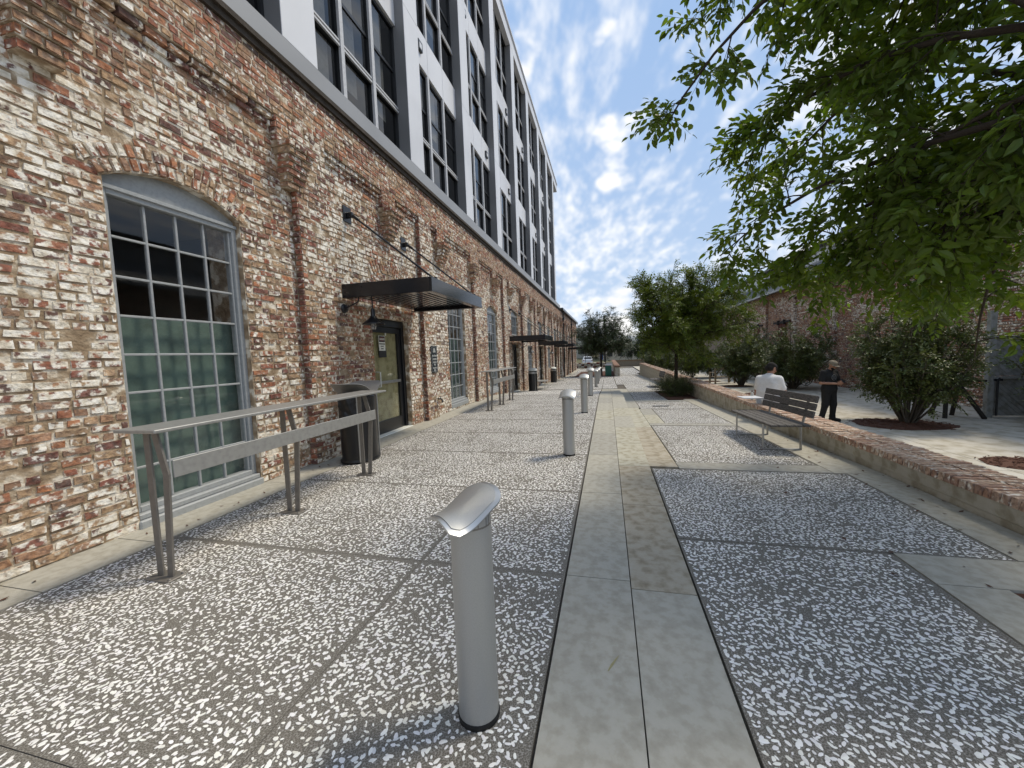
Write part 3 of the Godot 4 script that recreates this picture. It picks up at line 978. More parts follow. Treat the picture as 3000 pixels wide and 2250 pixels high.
func make_window(w: Node3D, cz: float, bottom: float, spring: float, arched: bool, i: int) -> void:
	var o := Node3D.new()
	o.name = "window"
	w.add_child(o, true)
	o.position = Vector3(PR - 0.12, 0, cz)
	var big := spring - bottom > 2.0
	var h := OH
	var f := MB.new()
	var fw := 0.055
	var t0 := bottom + (0.17 if big else 0.05)
	var t1 := spring - (0.07 if arched else 0.0)
	f.bev(Vector3(-0.06, t0, h - fw), Vector3(0.05, t1, h), 0.006)
	f.bev(Vector3(-0.06, t0, -h), Vector3(0.05, t1, -h + fw), 0.006)
	f.bev(Vector3(-0.06, t1 - fw, -h + fw), Vector3(0.05, t1, h - fw), 0.006)
	f.bev(Vector3(-0.06, t0, -h + fw), Vector3(0.05, t0 + fw, h - fw), 0.006)
	f.bev(Vector3(-0.05, t0 + fw, h - fw - 0.025), Vector3(0.02, t1 - fw, h - fw), 0.004)
	f.bev(Vector3(-0.05, t0 + fw, -h + fw), Vector3(0.02, t1 - fw, -h + fw + 0.025), 0.004)
	if arched:
		var pts := []
		for q in 13:
			var dz := -h + 2.0 * h * q / 12.0
			pts.append(Vector3(-0.03, arch_y(dz, OH, 0.18, spring), -dz))
		pts.append(Vector3(-0.03, t1, -h)); pts.append(Vector3(-0.03, t1, h))
		pts.reverse()
		f.poly(pts, Vector3(0.05, 0, 0))
		f.bev(Vector3(0.0, t1 - 0.01, -h), Vector3(0.07, t1 + 0.025, h), 0.004)
	part("frame", f, mats.window_grey, o)
	if big:
		var s := MB.new()
		s.bev(Vector3(-0.05, bottom, -h - 0.02), Vector3(0.135, bottom + 0.115, h + 0.01), 0.012)
		s.bev(Vector3(-0.05, bottom + 0.115, -h), Vector3(0.105, bottom + 0.17, h), 0.01)
		part("sill", s, mats.window_grey, o)
	var cols := 4
	var rows := 8 if big else maxi(2, int(round((t1 - t0) / 0.36)))
	var m := MB.new()
	var y0 := t0 + fw; var y1 := t1 - fw
	var z0 := h - fw - 0.025
	for q in range(1, cols):
		var z := z0 - 2.0 * z0 * q / cols
		m.bev(Vector3(-0.02, y0, z - 0.011), Vector3(0.016, y1, z + 0.011), 0.004)
	for q in range(1, rows):
		var y := lerpf(y0, y1, q / float(rows))
		m.bev(Vector3(-0.018, y - 0.011, -z0), Vector3(0.013, y + 0.011, z0), 0.004)
	part("glazing_bar", m, mats.window_grey, o)
	if big or i < 7:
		for q in cols:
			for r in rows:
				var g := MB.new()
				var za := z0 - 2.0 * z0 * q / cols; var zb := z0 - 2.0 * z0 * (q + 1) / cols
				var ya := lerpf(y0, y1, r / float(rows)); var yb := lerpf(y0, y1, (r + 1) / float(rows))
				var tw := rng.randf_range(-0.0018, 0.0018); var tw2 := rng.randf_range(-0.0018, 0.0018)
				g.quad(Vector3(tw, ya, za), Vector3(-tw, ya, zb), Vector3(tw2, yb, zb), Vector3(-tw2, yb, za))
				part("pane", g, mats.glass, o)
	else:
		var g := MB.new()
		g.quad(Vector3(0, y0, z0), Vector3(0, y0, -z0), Vector3(0, y1, -z0), Vector3(0, y1, z0))
		part("pane", g, mats.glass, o)
	# room behind
	var rm := MB.new()
	var dep := 5.5
	rm.quad(Vector3(-dep, bottom - 0.1, 1.7), Vector3(-dep, bottom - 0.1, -1.7), Vector3(-dep, spring + 0.3, -1.7), Vector3(-dep, spring + 0.3, 1.7))
	rm.quad(Vector3(-0.42, bottom - 0.1, 1.7), Vector3(-dep, bottom - 0.1, 1.7), Vector3(-dep, spring + 0.3, 1.7), Vector3(-0.42, spring + 0.3, 1.7))
	rm.quad(Vector3(-dep, bottom - 0.1, -1.7), Vector3(-0.42, bottom - 0.1, -1.7), Vector3(-0.42, spring + 0.3, -1.7), Vector3(-dep, spring + 0.3, -1.7))
	rm.quad(Vector3(-0.42, spring + 0.3, 1.7), Vector3(-dep, spring + 0.3, 1.7), Vector3(-dep, spring + 0.3, -1.7), Vector3(-0.42, spring + 0.3, -1.7))
	rm.quad(Vector3(-dep, bottom - 0.1, 1.7), Vector3(-0.42, bottom - 0.1, 1.7), Vector3(-0.42, bottom - 0.1, -1.7), Vector3(-dep, bottom - 0.1, -1.7))
	part("room", rm, mats.room_plaster, o)
	if big:
		var c := MB.new()
		var ct := lerpf(y0, y1, 0.625)
		var rws := [[], []]
		for q in 41:
			var z := h - 2.0 * h * q / 40.0
			var wv := 0.003 * sin(q * 1.3) + 0.005 * sin(q * 0.47 + 1.0)
			rws[0].append(Vector3(-0.11 + wv, bottom + 0.1, z)); rws[1].append(Vector3(-0.11 + wv * 0.6, ct, z))
		c.surf(rws)
		part("curtain", c, mats.curtain if i == 0 else mats.curtain_dark, o)
	elif i < 7:
		var c := MB.new()
		c.quad(Vector3(-0.15, y0, z0), Vector3(-0.15, y0, -z0), Vector3(-0.15, lerpf(y0, y1, 0.55), -z0), Vector3(-0.15, lerpf(y0, y1, 0.55), z0))
		part("curtain", c, mats.curtain_dark, o)

func make_door(w: Node3D, cz: float, bottom: float, top: float, i: int) -> void:
	var o := Node3D.new()
	o.name = "door"
	w.add_child(o, true)
	o.position = Vector3(PR - 0.16, 0, cz)
	var h := OH
	var f := MB.new()
	f.bev(Vector3(-0.06, bottom, h - 0.09), Vector3(0.06, top, h), 0.006)
	f.bev(Vector3(-0.06, bottom, -h), Vector3(0.06, top, -h + 0.09), 0.006)
	f.bev(Vector3(-0.06, top - 0.14, -h + 0.09), Vector3(0.06, top, h - 0.09), 0.006)
	part("frame", f, mats.black_paint, o)
	var l := MB.new()
	l.bev(Vector3(-0.03, bottom + 0.02, h - 0.20), Vector3(0.025, top - 0.15, h - 0.10), 0.005)
	l.bev(Vector3(-0.03, bottom + 0.02, -h + 0.10), Vector3(0.025, top - 0.15, -h + 0.20), 0.005)
	l.bev(Vector3(-0.03, top - 0.26, -h + 0.20), Vector3(0.025, top - 0.15, h - 0.20), 0.005)
	l.bev(Vector3(-0.03, bottom + 0.02, -h + 0.20), Vector3(0.025, bottom + 0.28, h - 0.20), 0.005)
	var leaf := part("door_leaf", l, mats.black_paint, o)
	var g := MB.new()
	g.quad(Vector3(0, bottom + 0.28, h - 0.2), Vector3(0, bottom + 0.28, -h + 0.2), Vector3(0, top - 0.26, -h + 0.2), Vector3(0, top - 0.26, h - 0.2))
	part("pane", g, mats.glass, o)
	var p := MB.new()
	p.box(Vector3(-0.04, bottom + 0.25, -h + 0.19), Vector3(-0.03, top - 0.24, h - 0.19))
	part("paper_cover", p, mats.paper if i == 1 else mats.room_plaster, o)
	if i < 7:
		var hd := MB.new()
		hd.bev(Vector3(0.03, bottom + 1.0, -h + 0.2), Vector3(0.05, bottom + 1.055, h - 0.2), 0.005)
		part("push_bar", hd, mats.steel_bright, o)
		var pl := MB.new()
		var hz := h - 0.22
		pl.tube([Vector3(0.03, bottom + 0.96, hz), Vector3(0.12, bottom + 0.96, hz), Vector3(0.12, bottom + 1.24, hz), Vector3(0.03, bottom + 1.24, hz)], [0.013, 0.013, 0.013, 0.013], 8)
		part("handle", pl, mats.sign_white, o)
		var th := MB.new()
		th.bev(Vector3(-0.06, bottom - 0.02, -h), Vector3(0.17, bottom + 0.035, h), 0.008)
		part("threshold", th, mats.sign_white, o)
	if i == 1:
		var n := MB.new()
		n.box(Vector3(0.002, 1.93, -0.04), Vector3(0.006, 1.985, 0.0))
		part("number_label", n, mats.sign_white, o)
		n = MB.new()
		n.box(Vector3(0.001, 1.50, -0.02), Vector3(0.004, 1.68, 0.24))
		part("black_notice", n, mats.sign_black, o)

func text(s: String, size: float, at: Vector3, m: Material, parent: Node3D, wide := 1.0, bold := true) -> void:
	var f := SystemFont.new()
	f.font_names = PackedStringArray(["Droid Sans"])
	f.font_weight = 700 if bold else 400
	var t := TextMesh.new()
	t.text = s
	t.font = f
	t.font_size = 48
	t.pixel_size = size / 48.0
	t.depth = 0.002
	t.curve_step = 4.0
	var o := MeshInstance3D.new()
	o.mesh = t
	o.material_override = m
	o.name = "lettering"
	parent.add_child(o, true)
	o.transform = Transform3D(Basis(Vector3.UP, PI / 2.0) * Basis.from_scale(Vector3(wide, 1, 1)), at)

# ------------------------------------------------------------------ metal-clad upper storeys
func make_upper_block() -> void:
	var w := thing("apartment_block", "white and grey metal clad apartment storeys with black windows above the brick wall", "building")
	rng.seed = 33
	var fx := -4.04
	var wx := -4.30
	var z_end := -35.45
	var z_start := 2.6
	var mb := MB.new()
	mb.box(Vector3(-5.0, 5.375, z_end), Vector3(fx, 5.72, z_start))
	part("band", mb, mats.panel_grey, w)
	mb = MB.new()
	mb.box(Vector3(-5.0, 15.55, z_end), Vector3(fx, 16.12, z_start))
	mb.box(Vector3(-16, 16.12, z_end - 0.05), Vector3(fx + 0.06, 16.2, z_start))
	part("parapet", mb, mats.panel_white, w)
	mb = MB.new()
	mb.box(Vector3(-16, 5.375, z_end - 0.0), Vector3(-5.0, 16.1, z_end + 0.25))
	mb.box(Vector3(-16, 5.375, z_start - 0.2), Vector3(-5.0, 16.1, z_start))
	part("end_wall", mb, mats.panel_grey, w)
	mb = MB.new()
	mb.box(Vector3(-16, 15.9, z_end), Vector3(-5.0, 16.1, z_start))
	part("roof", mb, mats.panel_grey, w)
	mb = MB.new()   # dark rooms behind the glass: floors, partitions, back wall
	mb.box(Vector3(-9.0, 5.4, z_end + 0.3), Vector3(-8.8, 15.9, z_start - 0.3))
	for y in [5.45, 8.7, 12.15]: mb.box(Vector3(-8.8, y, z_end + 0.3), Vector3(-4.6, y + 0.25, z_start - 0.3))
	part("interior", mb, mats.room_plaster, w)
	var near := []
	for k in 11: near.append(2.33 - 3.46 * k)
	var pier_w := 0.64
	var floors := [[5.72, 8.50], [9.36, 11.98], [12.84, 15.52]]
	for k in 11:
		var z: float = near[k]
		mb = MB.new()
		var ys := [5.72, 8.93, 12.41, 15.55]
		for q in 3: mb.box(Vector3(fx - 0.012, ys[q] + 0.006, z - pier_w), Vector3(fx, ys[q + 1] - 0.006, z - 0.001))
		var pr := part("pier", mb, mats.panel_white, w)
		mb = MB.new()
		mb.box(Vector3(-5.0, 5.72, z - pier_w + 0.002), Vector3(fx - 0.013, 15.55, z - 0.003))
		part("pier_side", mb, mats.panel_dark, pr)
		if k == 10: break
		var za := z - pier_w
		var zb: float = near[k + 1]
		for q in 3:
			var y0: float = floors[q][0]; var y1: float = floors[q][1]
			# spandrel above this floor: three metal panels with open joints
			var sp0 := y1; var sp1: float = floors[q + 1][0] if q < 2 else 15.55
			for c in 3:
				var pa := lerpf(za, zb, c / 3.0) - 0.008; var pb := lerpf(za, zb, (c + 1) / 3.0) + 0.008
				mb = MB.new()
				mb.box(Vector3(wx - 0.1, sp0 + 0.01, pb), Vector3(wx + 0.05, sp1 - 0.01, pa))
				var pn := part("spandrel", mb, mats.panel_white if q < 2 else mats.dark_frame, w)
				if q < 2 and (c == 0 or c == 2) and (k * 2 + q + c) % 3 != 2:
					mb = MB.new()
					var vz := (pa + pb) / 2.0; var vy := sp0 + 0.40
					mb.bev(Vector3(wx + 0.05, vy - 0.11, vz - 0.11), Vector3(wx + 0.11, vy + 0.11, vz + 0.11), 0.01)
					var v := part("vent", mb, mats.dark_frame, pn)
					mb = MB.new()
					mb.box(Vector3(wx + 0.111, vy - 0.07, vz - 0.05), Vector3(wx + 0.114, vy + 0.05, vz + 0.07))
					part("vent_flap", mb, mats.panel_white, v)
			mb = MB.new()
			mb.box(Vector3(wx - 0.3, sp0 + 0.02, zb), Vector3(wx - 0.1, sp1 - 0.02, za))
			part("spandrel_backing", mb, mats.dark_frame, w)
			for c in 3:
				var wa := lerpf(za, zb, c / 3.0); var wb := lerpf(za, zb, (c + 1) / 3.0)
				upper_window(w, wx, wa, wb, y0, y1, k, q, c)

func upper_window(w: Node3D, wx: float, za: float, zb: float, y0: float, y1: float, k: int, q: int, c: int) -> void:
	var o := Node3D.new()
	o.name = "window"
	w.add_child(o, true)
	o.position = Vector3(wx, 0, 0)
	var tr := y0 + (y1 - y0) * 0.385
	var mid := lerpf(tr, y1, 0.47)
	var f := MB.new()
	f.box(Vector3(-0.1, y0, zb), Vector3(0.0, y1, zb + 0.045)); f.box(Vector3(-0.1, y0, za - 0.045), Vector3(0.0, y1, za))
	f.box(Vector3(-0.1, y1 - 0.06, zb + 0.045), Vector3(0.0, y1, za - 0.045)); f.box(Vector3(-0.1, y0, zb + 0.045), Vector3(0.0, y0 + 0.06, za - 0.045))
	f.box(Vector3(-0.1, tr - 0.05, zb + 0.045), Vector3(0.0, tr + 0.06, za - 0.045)); f.box(Vector3(-0.1, mid - 0.03, zb + 0.045), Vector3(-0.03, mid + 0.03, za - 0.045))
	part("frame", f, mats.dark_frame, o)
	var t := MB.new()
	t.box(Vector3(0.0, tr - 0.055, zb + 0.02), Vector3(0.035, tr - 0.02, za - 0.02)); t.box(Vector3(0.0, tr + 0.02, zb + 0.02), Vector3(0.03, tr + 0.05, za - 0.02))
	if c < 2: t.box(Vector3(0.001, y0, zb - 0.045), Vector3(0.05, y1, zb + 0.045))
	part("trim", t, mats.mullion_grey, o)
	for e in [[y0 + 0.06, tr - 0.05, -0.05], [tr + 0.06, mid - 0.03, -0.05], [mid + 0.03, y1 - 0.06, -0.035]]:
		var g := MB.new()
		var a := rng.randf_range(-0.0015, 0.0015); var b := rng.randf_range(-0.0015, 0.0015)
		g.quad(Vector3(e[2] + a, e[0], za - 0.05), Vector3(e[2] - a, e[0], zb + 0.05), Vector3(e[2] + b, e[1], zb + 0.05), Vector3(e[2] - b, e[1], za - 0.05))
		part("pane", g, mats.dark_glass, o)
	if rng.randf() < 0.72:
		var bl := MB.new()
		var lo := y0 + 0.05 if rng.randf() < 0.55 else lerpf(y0, y1, rng.randf_range(0.15, 0.6))
		bl.box(Vector3(-0.115, lo, zb + rng.randf_range(0.05, 0.4)), Vector3(-0.11, y1 - 0.05, za - rng.randf_range(0.03, 0.1)))
		part("blind", bl, mats.blind, o)

# ------------------------------------------------------------------ canopies and lamps on the warehouse
func make_canopy(z0: float, bottom: float, label: String, detailed: bool) -> void:
	var len := 2.42
	var o := thing("door_canopy", label, "canopy", Vector3(PR + 0.03, bottom, z0), 0.0, "black steel canopies over the warehouse doors")
	var p := 1.56
	var f := MB.new()
	f.bev(Vector3(p - 0.03, 0, -len), Vector3(p, 0.22, 0), 0.006)
	f.bev(Vector3(0, 0, -0.03), Vector3(p - 0.03, 0.22, 0), 0.006)
	f.bev(Vector3(0, 0, -len), Vector3(p - 0.03, 0.22, -len + 0.03), 0.006)
	f.bev(Vector3(p - 0.12, 0.0, -len + 0.03), Vector3(p - 0.03, 0.02, -0.03), 0.004)
	f.bev(Vector3(0.0, 0.0, -0.14), Vector3(p - 0.12, 0.018, -0.031), 0.004)
	f.bev(Vector3(0.0, 0.0, -len + 0.031), Vector3(p - 0.12, 0.018, -len + 0.14), 0.004)
	part("frame", f, mats.canopy_paint, o)
	var d := MB.new()   # ribbed metal deck
	var n := 14 if detailed else 6
	for k in n:
		var a := 0.01 + (p - 0.05) * k / n; var b := 0.01 + (p - 0.05) * (k + 1) / n
		var m := (a + b) / 2.0
		d.box(Vector3(a, 0.055, -len + 0.03), Vector3(m, 0.065, -0.03))
		d.box(Vector3(m, 0.085, -len + 0.03), Vector3(b, 0.095, -0.03))
		d.box(Vector3(m - 0.004, 0.055, -len + 0.03), Vector3(m + 0.004, 0.095, -0.03))
	part("deck", d, mats.canopy_paint, o)
	for z in [-0.27, -len + 0.32]:
		var r := MB.new()
		var a := Vector3(0.06, 1.39, z - 0.03); var b := Vector3(p - 0.07, 0.23, z)
		r.tube([a, b], [0.017, 0.017], 8)
		r.tube([a.lerp(b, 0.02), a.lerp(b, 0.08)], [0.026, 0.026], 8)
		part("tie_rod", r, mats.black_paint, o)
		r = MB.new()
		r.bev(Vector3(-0.028, 1.27, z - 0.13), Vector3(-0.012, 1.53, z + 0.07), 0.004)
		r.bev(Vector3(-0.015, 1.34, z - 0.055), Vector3(0.085, 1.43, z - 0.005), 0.008)
		part("rod_plate", r, mats.black_paint, o)
		r = MB.new()
		r.bev(Vector3(p - 0.11, 0.20, z - 0.02), Vector3(p - 0.03, 0.26, z + 0.02), 0.004)
		part("rod_lug", r, mats.black_paint, o)

func make_lamp(at: Vector3, label: String) -> void:
	var o := thing("gooseneck_lamp", label, "wall lamp", at, 0.0, "gooseneck lamps beside the warehouse doors")
	var m := MB.new()
	m.lathe([Vector2(0.0, 0.045), Vector2(0.06, 0.04), Vector2(0.075, 0.0)], Vector3.ZERO, 16, 1, 1, Basis(Vector3.BACK, -PI / 2.0))
	part("wall_plate", m, mats.black_paint, o)
	m = MB.new()
	var pts := []
	for q in 15:
		var t := q / 14.0
		var a := lerpf(-0.6, PI, t)
		if t < 0.3: pts.append(Vector3(0.02 + 0.22 * t / 0.3, 0.10 * t / 0.3, -0.05 * t / 0.3))
		else:
			var w := lerpf(PI, 0.0, (t - 0.3) / 0.7)
			pts.append(Vector3(0.34 + 0.10 * cos(w), 0.12 + 0.14 * sin(w), -0.05 - 0.10 * (t - 0.3)))
	pts.append(Vector3(0.44, -0.02, -0.12))
	var rr := []
	for p in pts: rr.append(0.011)
	m.tube(pts, rr, 8)
	part("arm", m, mats.black_paint, o)
	m = MB.new()
	var c := Vector3(0.44, -0.26, -0.12)
	m.lathe([Vector2(0.175, -0.012), Vector2(0.18, 0.0), Vector2(0.165, 0.01), Vector2(0.10, 0.06), Vector2(0.055, 0.10), Vector2(0.038, 0.13), Vector2(0.034, 0.22), Vector2(0.018, 0.25)], c, 24)
	m.lathe([Vector2(0.02, 0.12), Vector2(0.05, 0.095), Vector2(0.10, 0.052), Vector2(0.172, -0.010), Vector2(0.175, -0.012)], c, 24)
	part("lamp_shade", m, mats.black_paint, o)
	m = MB.new()
	m.lathe([Vector2(0.0, -0.10), Vector2(0.03, -0.09), Vector2(0.042, -0.06), Vector2(0.042, 0.04)], c, 14)
	part("jar_glass", m, mats.lamp_glass, o)
	m = MB.new()
	for k in 4:
		var a := PI / 4.0 + k * PI / 2.0
		var u := Vector3(cos(a), 0, sin(a))
		m.tube([c + u * 0.048 + Vector3(0, 0.02, 0), c + u * 0.048 + Vector3(0, -0.06, 0), c + u * 0.02 + Vector3(0, -0.108, 0), c + Vector3(0, -0.112, 0)], [0.004, 0.004, 0.004, 0.004], 5)
	m.tube([c + Vector3(0.05, -0.04, 0), c + Vector3(0, -0.04, 0.05), c + Vector3(-0.05, -0.04, 0), c + Vector3(0, -0.04, -0.05), c + Vector3(0.05, -0.04, 0)], [0.004, 0.004, 0.004, 0.004, 0.004], 5)
	part("cage", m, mats.black_paint, o)

func make_signs() -> void:
	var o := thing("danger_sign", "white danger construction sign on the papered glass door", "sign", Vector3(PR - 0.145, 1.775, -6.83))
	var m := MB.new()
	m.bev(Vector3(0.006, -0.145, -0.11), Vector3(0.010, 0.145, 0.11), 0.002)
	part("plate", m, mats.sign_white, o)
	m = MB.new()
	m.box(Vector3(0.0102, 0.022, -0.10), Vector3(0.0112, 0.135, 0.10))
	part("black_header", m, mats.sign_black, o)
	m = MB.new()
	var pts := []
	for q in 20:
		var a := TAU * q / 20.0
		pts.append(Vector3(0.0114, 0.078 + 0.045 * sin(a), -0.09 * cos(a)))
	pts.reverse()
	m.poly(pts, Vector3(0.0008, 0, 0))
	part("red_oval", m, mats.sign_red, o)
	text("DANGER", 0.050, Vector3(0.0132, 0.078, 0), mats.sign_white, o, 0.85)
	text("CONSTRUCTION AREA", 0.030, Vector3(0.0112, -0.015, 0), mats.sign_black, o, 0.62)
	text("DO NOT", 0.034, Vector3(0.0112, -0.062, 0), mats.sign_black, o, 0.85)
	text("ENTER", 0.034, Vector3(0.0112, -0.108, 0), mats.sign_black, o, 0.85)
	o = thing("rules_sign", "tall dark slate rules sign with white lettering on the pilaster", "sign", Vector3(PF + 0.012, 1.42, -8.62))
	m = MB.new()
	m.bev(Vector3(0, -0.32, -0.155), Vector3(0.012, 0.32, 0.155), 0.003)
	part("plate", m, mats.sign_slate, o)
	m = MB.new()
	for e in [[-0.295, -0.292, -0.14, 0.14], [0.292, 0.295, -0.14, 0.14], [-0.295, 0.295, -0.14, -0.137], [-0.295, 0.295, 0.137, 0.14]]:
		m.box(Vector3(0.0122, e[0], e[2]), Vector3(0.0132, e[1], e[3]))
	part("border_line", m, mats.sign_ink, o)
	var y := 0.215
	for l in [["WAREHOUSE", 0.05, 0.0], ["DISTRICT", 0.022, 0.035], ["NO LOITERING", 0.052, 0.10], ["NO SMOKING", 0.052, 0.08], ["DISPOSE OF", 0.052, 0.075], ["TRASH", 0.052, 0.055], ["PICK UP PET", 0.052, 0.08], ["WASTE", 0.052, 0.055]]:
		y -= l[2]
		if l[0] != "WAREHOUSE" and l[0] != "DISTRICT": text(l[0], l[1], Vector3(0.0125, y, 0), mats.sign_ink, o, 0.64)
	m = MB.new()   # worn emblem lines at the head of the sign
	for k in 5: m.box(Vector3(0.0122, 0.165 + k * 0.02, -0.07 + 0.006 * k), Vector3(0.0134, 0.176 + k * 0.02, 0.07 - 0.004 * k))
	part("emblem", m, mats.sign_ink, o)
	for s in [-1, 1]:
		m = MB.new()
		m.lathe([Vector2(0.008, 0.0), Vector2(0.006, 0.004), Vector2(0.0, 0.005)], Vector3(0.012, s * 0.305, 0), 8, 1, 1, Basis(Vector3.BACK, -PI / 2.0))
		part("screw", m, mats.sign_ink, o)
	o = thing("hose_tap", "small black hose tap low on the pilaster below the rules sign", "tap", Vector3(PF + 0.005, 0.45, -8.76))
	m = MB.new()
	m.tube([Vector3(0, 0, 0), Vector3(0.07, 0, 0), Vector3(0.10, -0.03, 0), Vector3(0.10, -0.09, 0)], [0.018, 0.018, 0.02, 0.016], 8)
	part("spout", m, mats.black_paint, o)
	m = MB.new()
	m.lathe([Vector2(0.0, 0.0), Vector2(0.035, 0.004), Vector2(0.035, 0.012), Vector2(0.0, 0.016)], Vector3(0.06, 0.05, 0), 10)
	m.tube([Vector3(0.06, 0, 0), Vector3(0.06, 0.05, 0)], [0.008, 0.008], 6)
	part("handle", m, mats.black_paint, o)

# ------------------------------------------------------------------ street furniture
func hood_point(x: float, t: float) -> Vector3:
	var e := absf(x) / 0.112
	return Vector3(x, 0.862 + 0.070 * smoothstep(0.2, 1.0, t) - 0.042 * pow(e, 1.8) * (1.0 - 0.45 * t), lerpf(0.150, -0.105, t))

func make_bollards() -> void:
	var o := thing("light_bollard", "grey metal light bollard standing nearest, beside the first slabs", "bollard", Vector3(-0.535, 0, -1.40), 0.0, "grey metal light bollards along the walk")
	var m := MB.new()
	m.lathe([Vector2(0.0, 0.0), Vector2(0.084, 0.0), Vector2(0.084, 0.022), Vector2(0.080, 0.024)], Vector3.ZERO, 32)
	part("foot_ring", m, mats.rubber, o)
	m = MB.new()
	m.lathe([Vector2(0.081, 0.02), Vector2(0.081, 0.80), Vector2(0.079, 0.802), Vector2(0.079, 0.806), Vector2(0.081, 0.808), Vector2(0.081, 0.85)], Vector3.ZERO, 36)
	part("post", m, mats.aluminium, o)
	# arched hood that scoops up to a raised back, a lit slot in the face under its brim
	var rows := []
	var ins := []
	var n := 18
	for i in n + 1:
		var t := i / float(n)      # from the brim to the raised back
		var r := []; var r2 := []
		var half := 0.112
		if t > 0.78: half *= sqrt(maxf(0.12, 1.0 - pow((t - 0.78) / 0.22, 2.0) * 0.80))
		if t < 0.10: half *= 0.80 + 0.20 * t / 0.10
		for j in 15:
			var e := -1.0 + 2.0 * j / 14.0
			r.append(hood_point(e * half, t)); r2.append(hood_point(e * half * 0.84, lerpf(0.07, 0.93, t)) + Vector3(0, 0.003, 0))
		rows.append(r); ins.append(r2)
	m = MB.new()
	m.surf(rows, 0.008)
	var cap := part("hood", m, mats.steel_bright, o)
	m = MB.new()
	m.surf(ins, 0.002)
	part("inset_plate", m, mats.aluminium, cap)
	m = MB.new()
	m.lathe([Vector2(0.081, 0.80), Vector2(0.081, 0.85), Vector2(0.0, 0.852)], Vector3.ZERO, 28)
	part("neck", m, mats.steel_brown, o)
	m = MB.new()
	var pts := []
	for i in 11:
		var a := PI * i / 10.0
		pts.append(Vector3(0.084 * cos(a), 0.828 + 0.030 * sin(a), 0.079))
	m.poly(pts, Vector3(0, 0, 0.006))
	part("face_plate", m, mats.steel_brown, o)
	m = MB.new()
	m.bev(Vector3(-0.05, 0.832, 0.085), Vector3(0.05, 0.846, 0.089), 0.002)
	part("light_slot", m, mats.sign_white, o)
	o.rotation.y = -0.62
	var q := copy(o, "grey metal light bollard, second along the walk from the nearest one", Vector3(-0.555, 0, -5.49), -0.1)
	copy(q, "grey metal light bollard, third along the walk, beside the slabs", Vector3(-0.56, 0, -9.45), -0.1)
	copy(q, "grey metal light bollard, fourth along the walk, last on the level part", Vector3(-0.57, 0, -13.2), -0.1)
	var far := [[-0.62, -21.3, "fifth light bollard, lower than the first four, past the slab path"], [-0.60, -24.6, "sixth light bollard down the sloping walk"], [-0.62, -28.0, "seventh light bollard down the sloping walk"], [-0.62, -32.5, "farthest light bollard before the green bin"]]
	for e in far: copy(q, e[2], Vector3(e[0], terrace(e[1]), e[1]))

func counter_shape(o: Node3D, len: float, stations: Array) -> void:  # long side along -z from the origin
	var m := MB.new()
	m.bev(Vector3(-0.23, 1.026, -len), Vector3(0.14, 1.05, 0.0), 0.005)
	part("top", m, mats.steel_grey, o)
	m = MB.new()
	m.bev(Vector3(0.118, 0.705, -len + 0.26), Vector3(0.13, 0.825, -0.10), 0.003)
	part("foot_band", m, mats.steel_grey, o)
	for z in stations:
		var leg := MB.new()
		leg.bev(Vector3(-0.08, 0.012, z - 0.007), Vector3(-0.026, 1.027, z + 0.007), 0.002)
		part("leg", leg, mats.steel_brown, o)
		leg = MB.new()
		leg.poly([Vector3(0.012, 0.012, z - 0.007), Vector3(0.062, 0.012, z - 0.007), Vector3(0.118, 0.735, z - 0.007), Vector3(0.045, 1.027, z - 0.007), Vector3(-0.008, 1.027, z - 0.007), Vector3(0.066, 0.73, z - 0.007)], Vector3(0, 0, 0.014))
		part("leg", leg, mats.steel_brown, o)
		leg = MB.new()
		leg.bev(Vector3(-0.12, 0, z - 0.065), Vector3(0.10, 0.012, z + 0.065), 0.003)
		for bx in [-0.1, 0.083]:
			for bz in [-0.045, 0.045]:
				leg.lathe([Vector2(0.011, 0.012), Vector2(0.011, 0.021), Vector2(0.0, 0.023)], Vector3(bx, 0, z + bz), 6)
		part("foot_plate", leg, mats.steel_brown, o)

func make_counters() -> void:
	var o := thing("standing_counter", "long grey steel standing counter in front of the big window", "counter", Vector3(-3.0, 0, -1.87), 0.0, "steel standing counters beside the warehouse")
	counter_shape(o, 2.74, [-0.08, -1.22, -2.42])
	o = thing("standing_counter", "grey steel standing counter farther along, before the narrow window", "counter", Vector3(-3.04, 0, -9.70), 0.0, "steel standing counters beside the warehouse")
	counter_shape(o, 2.74, [-0.10, -1.28, -2.45])

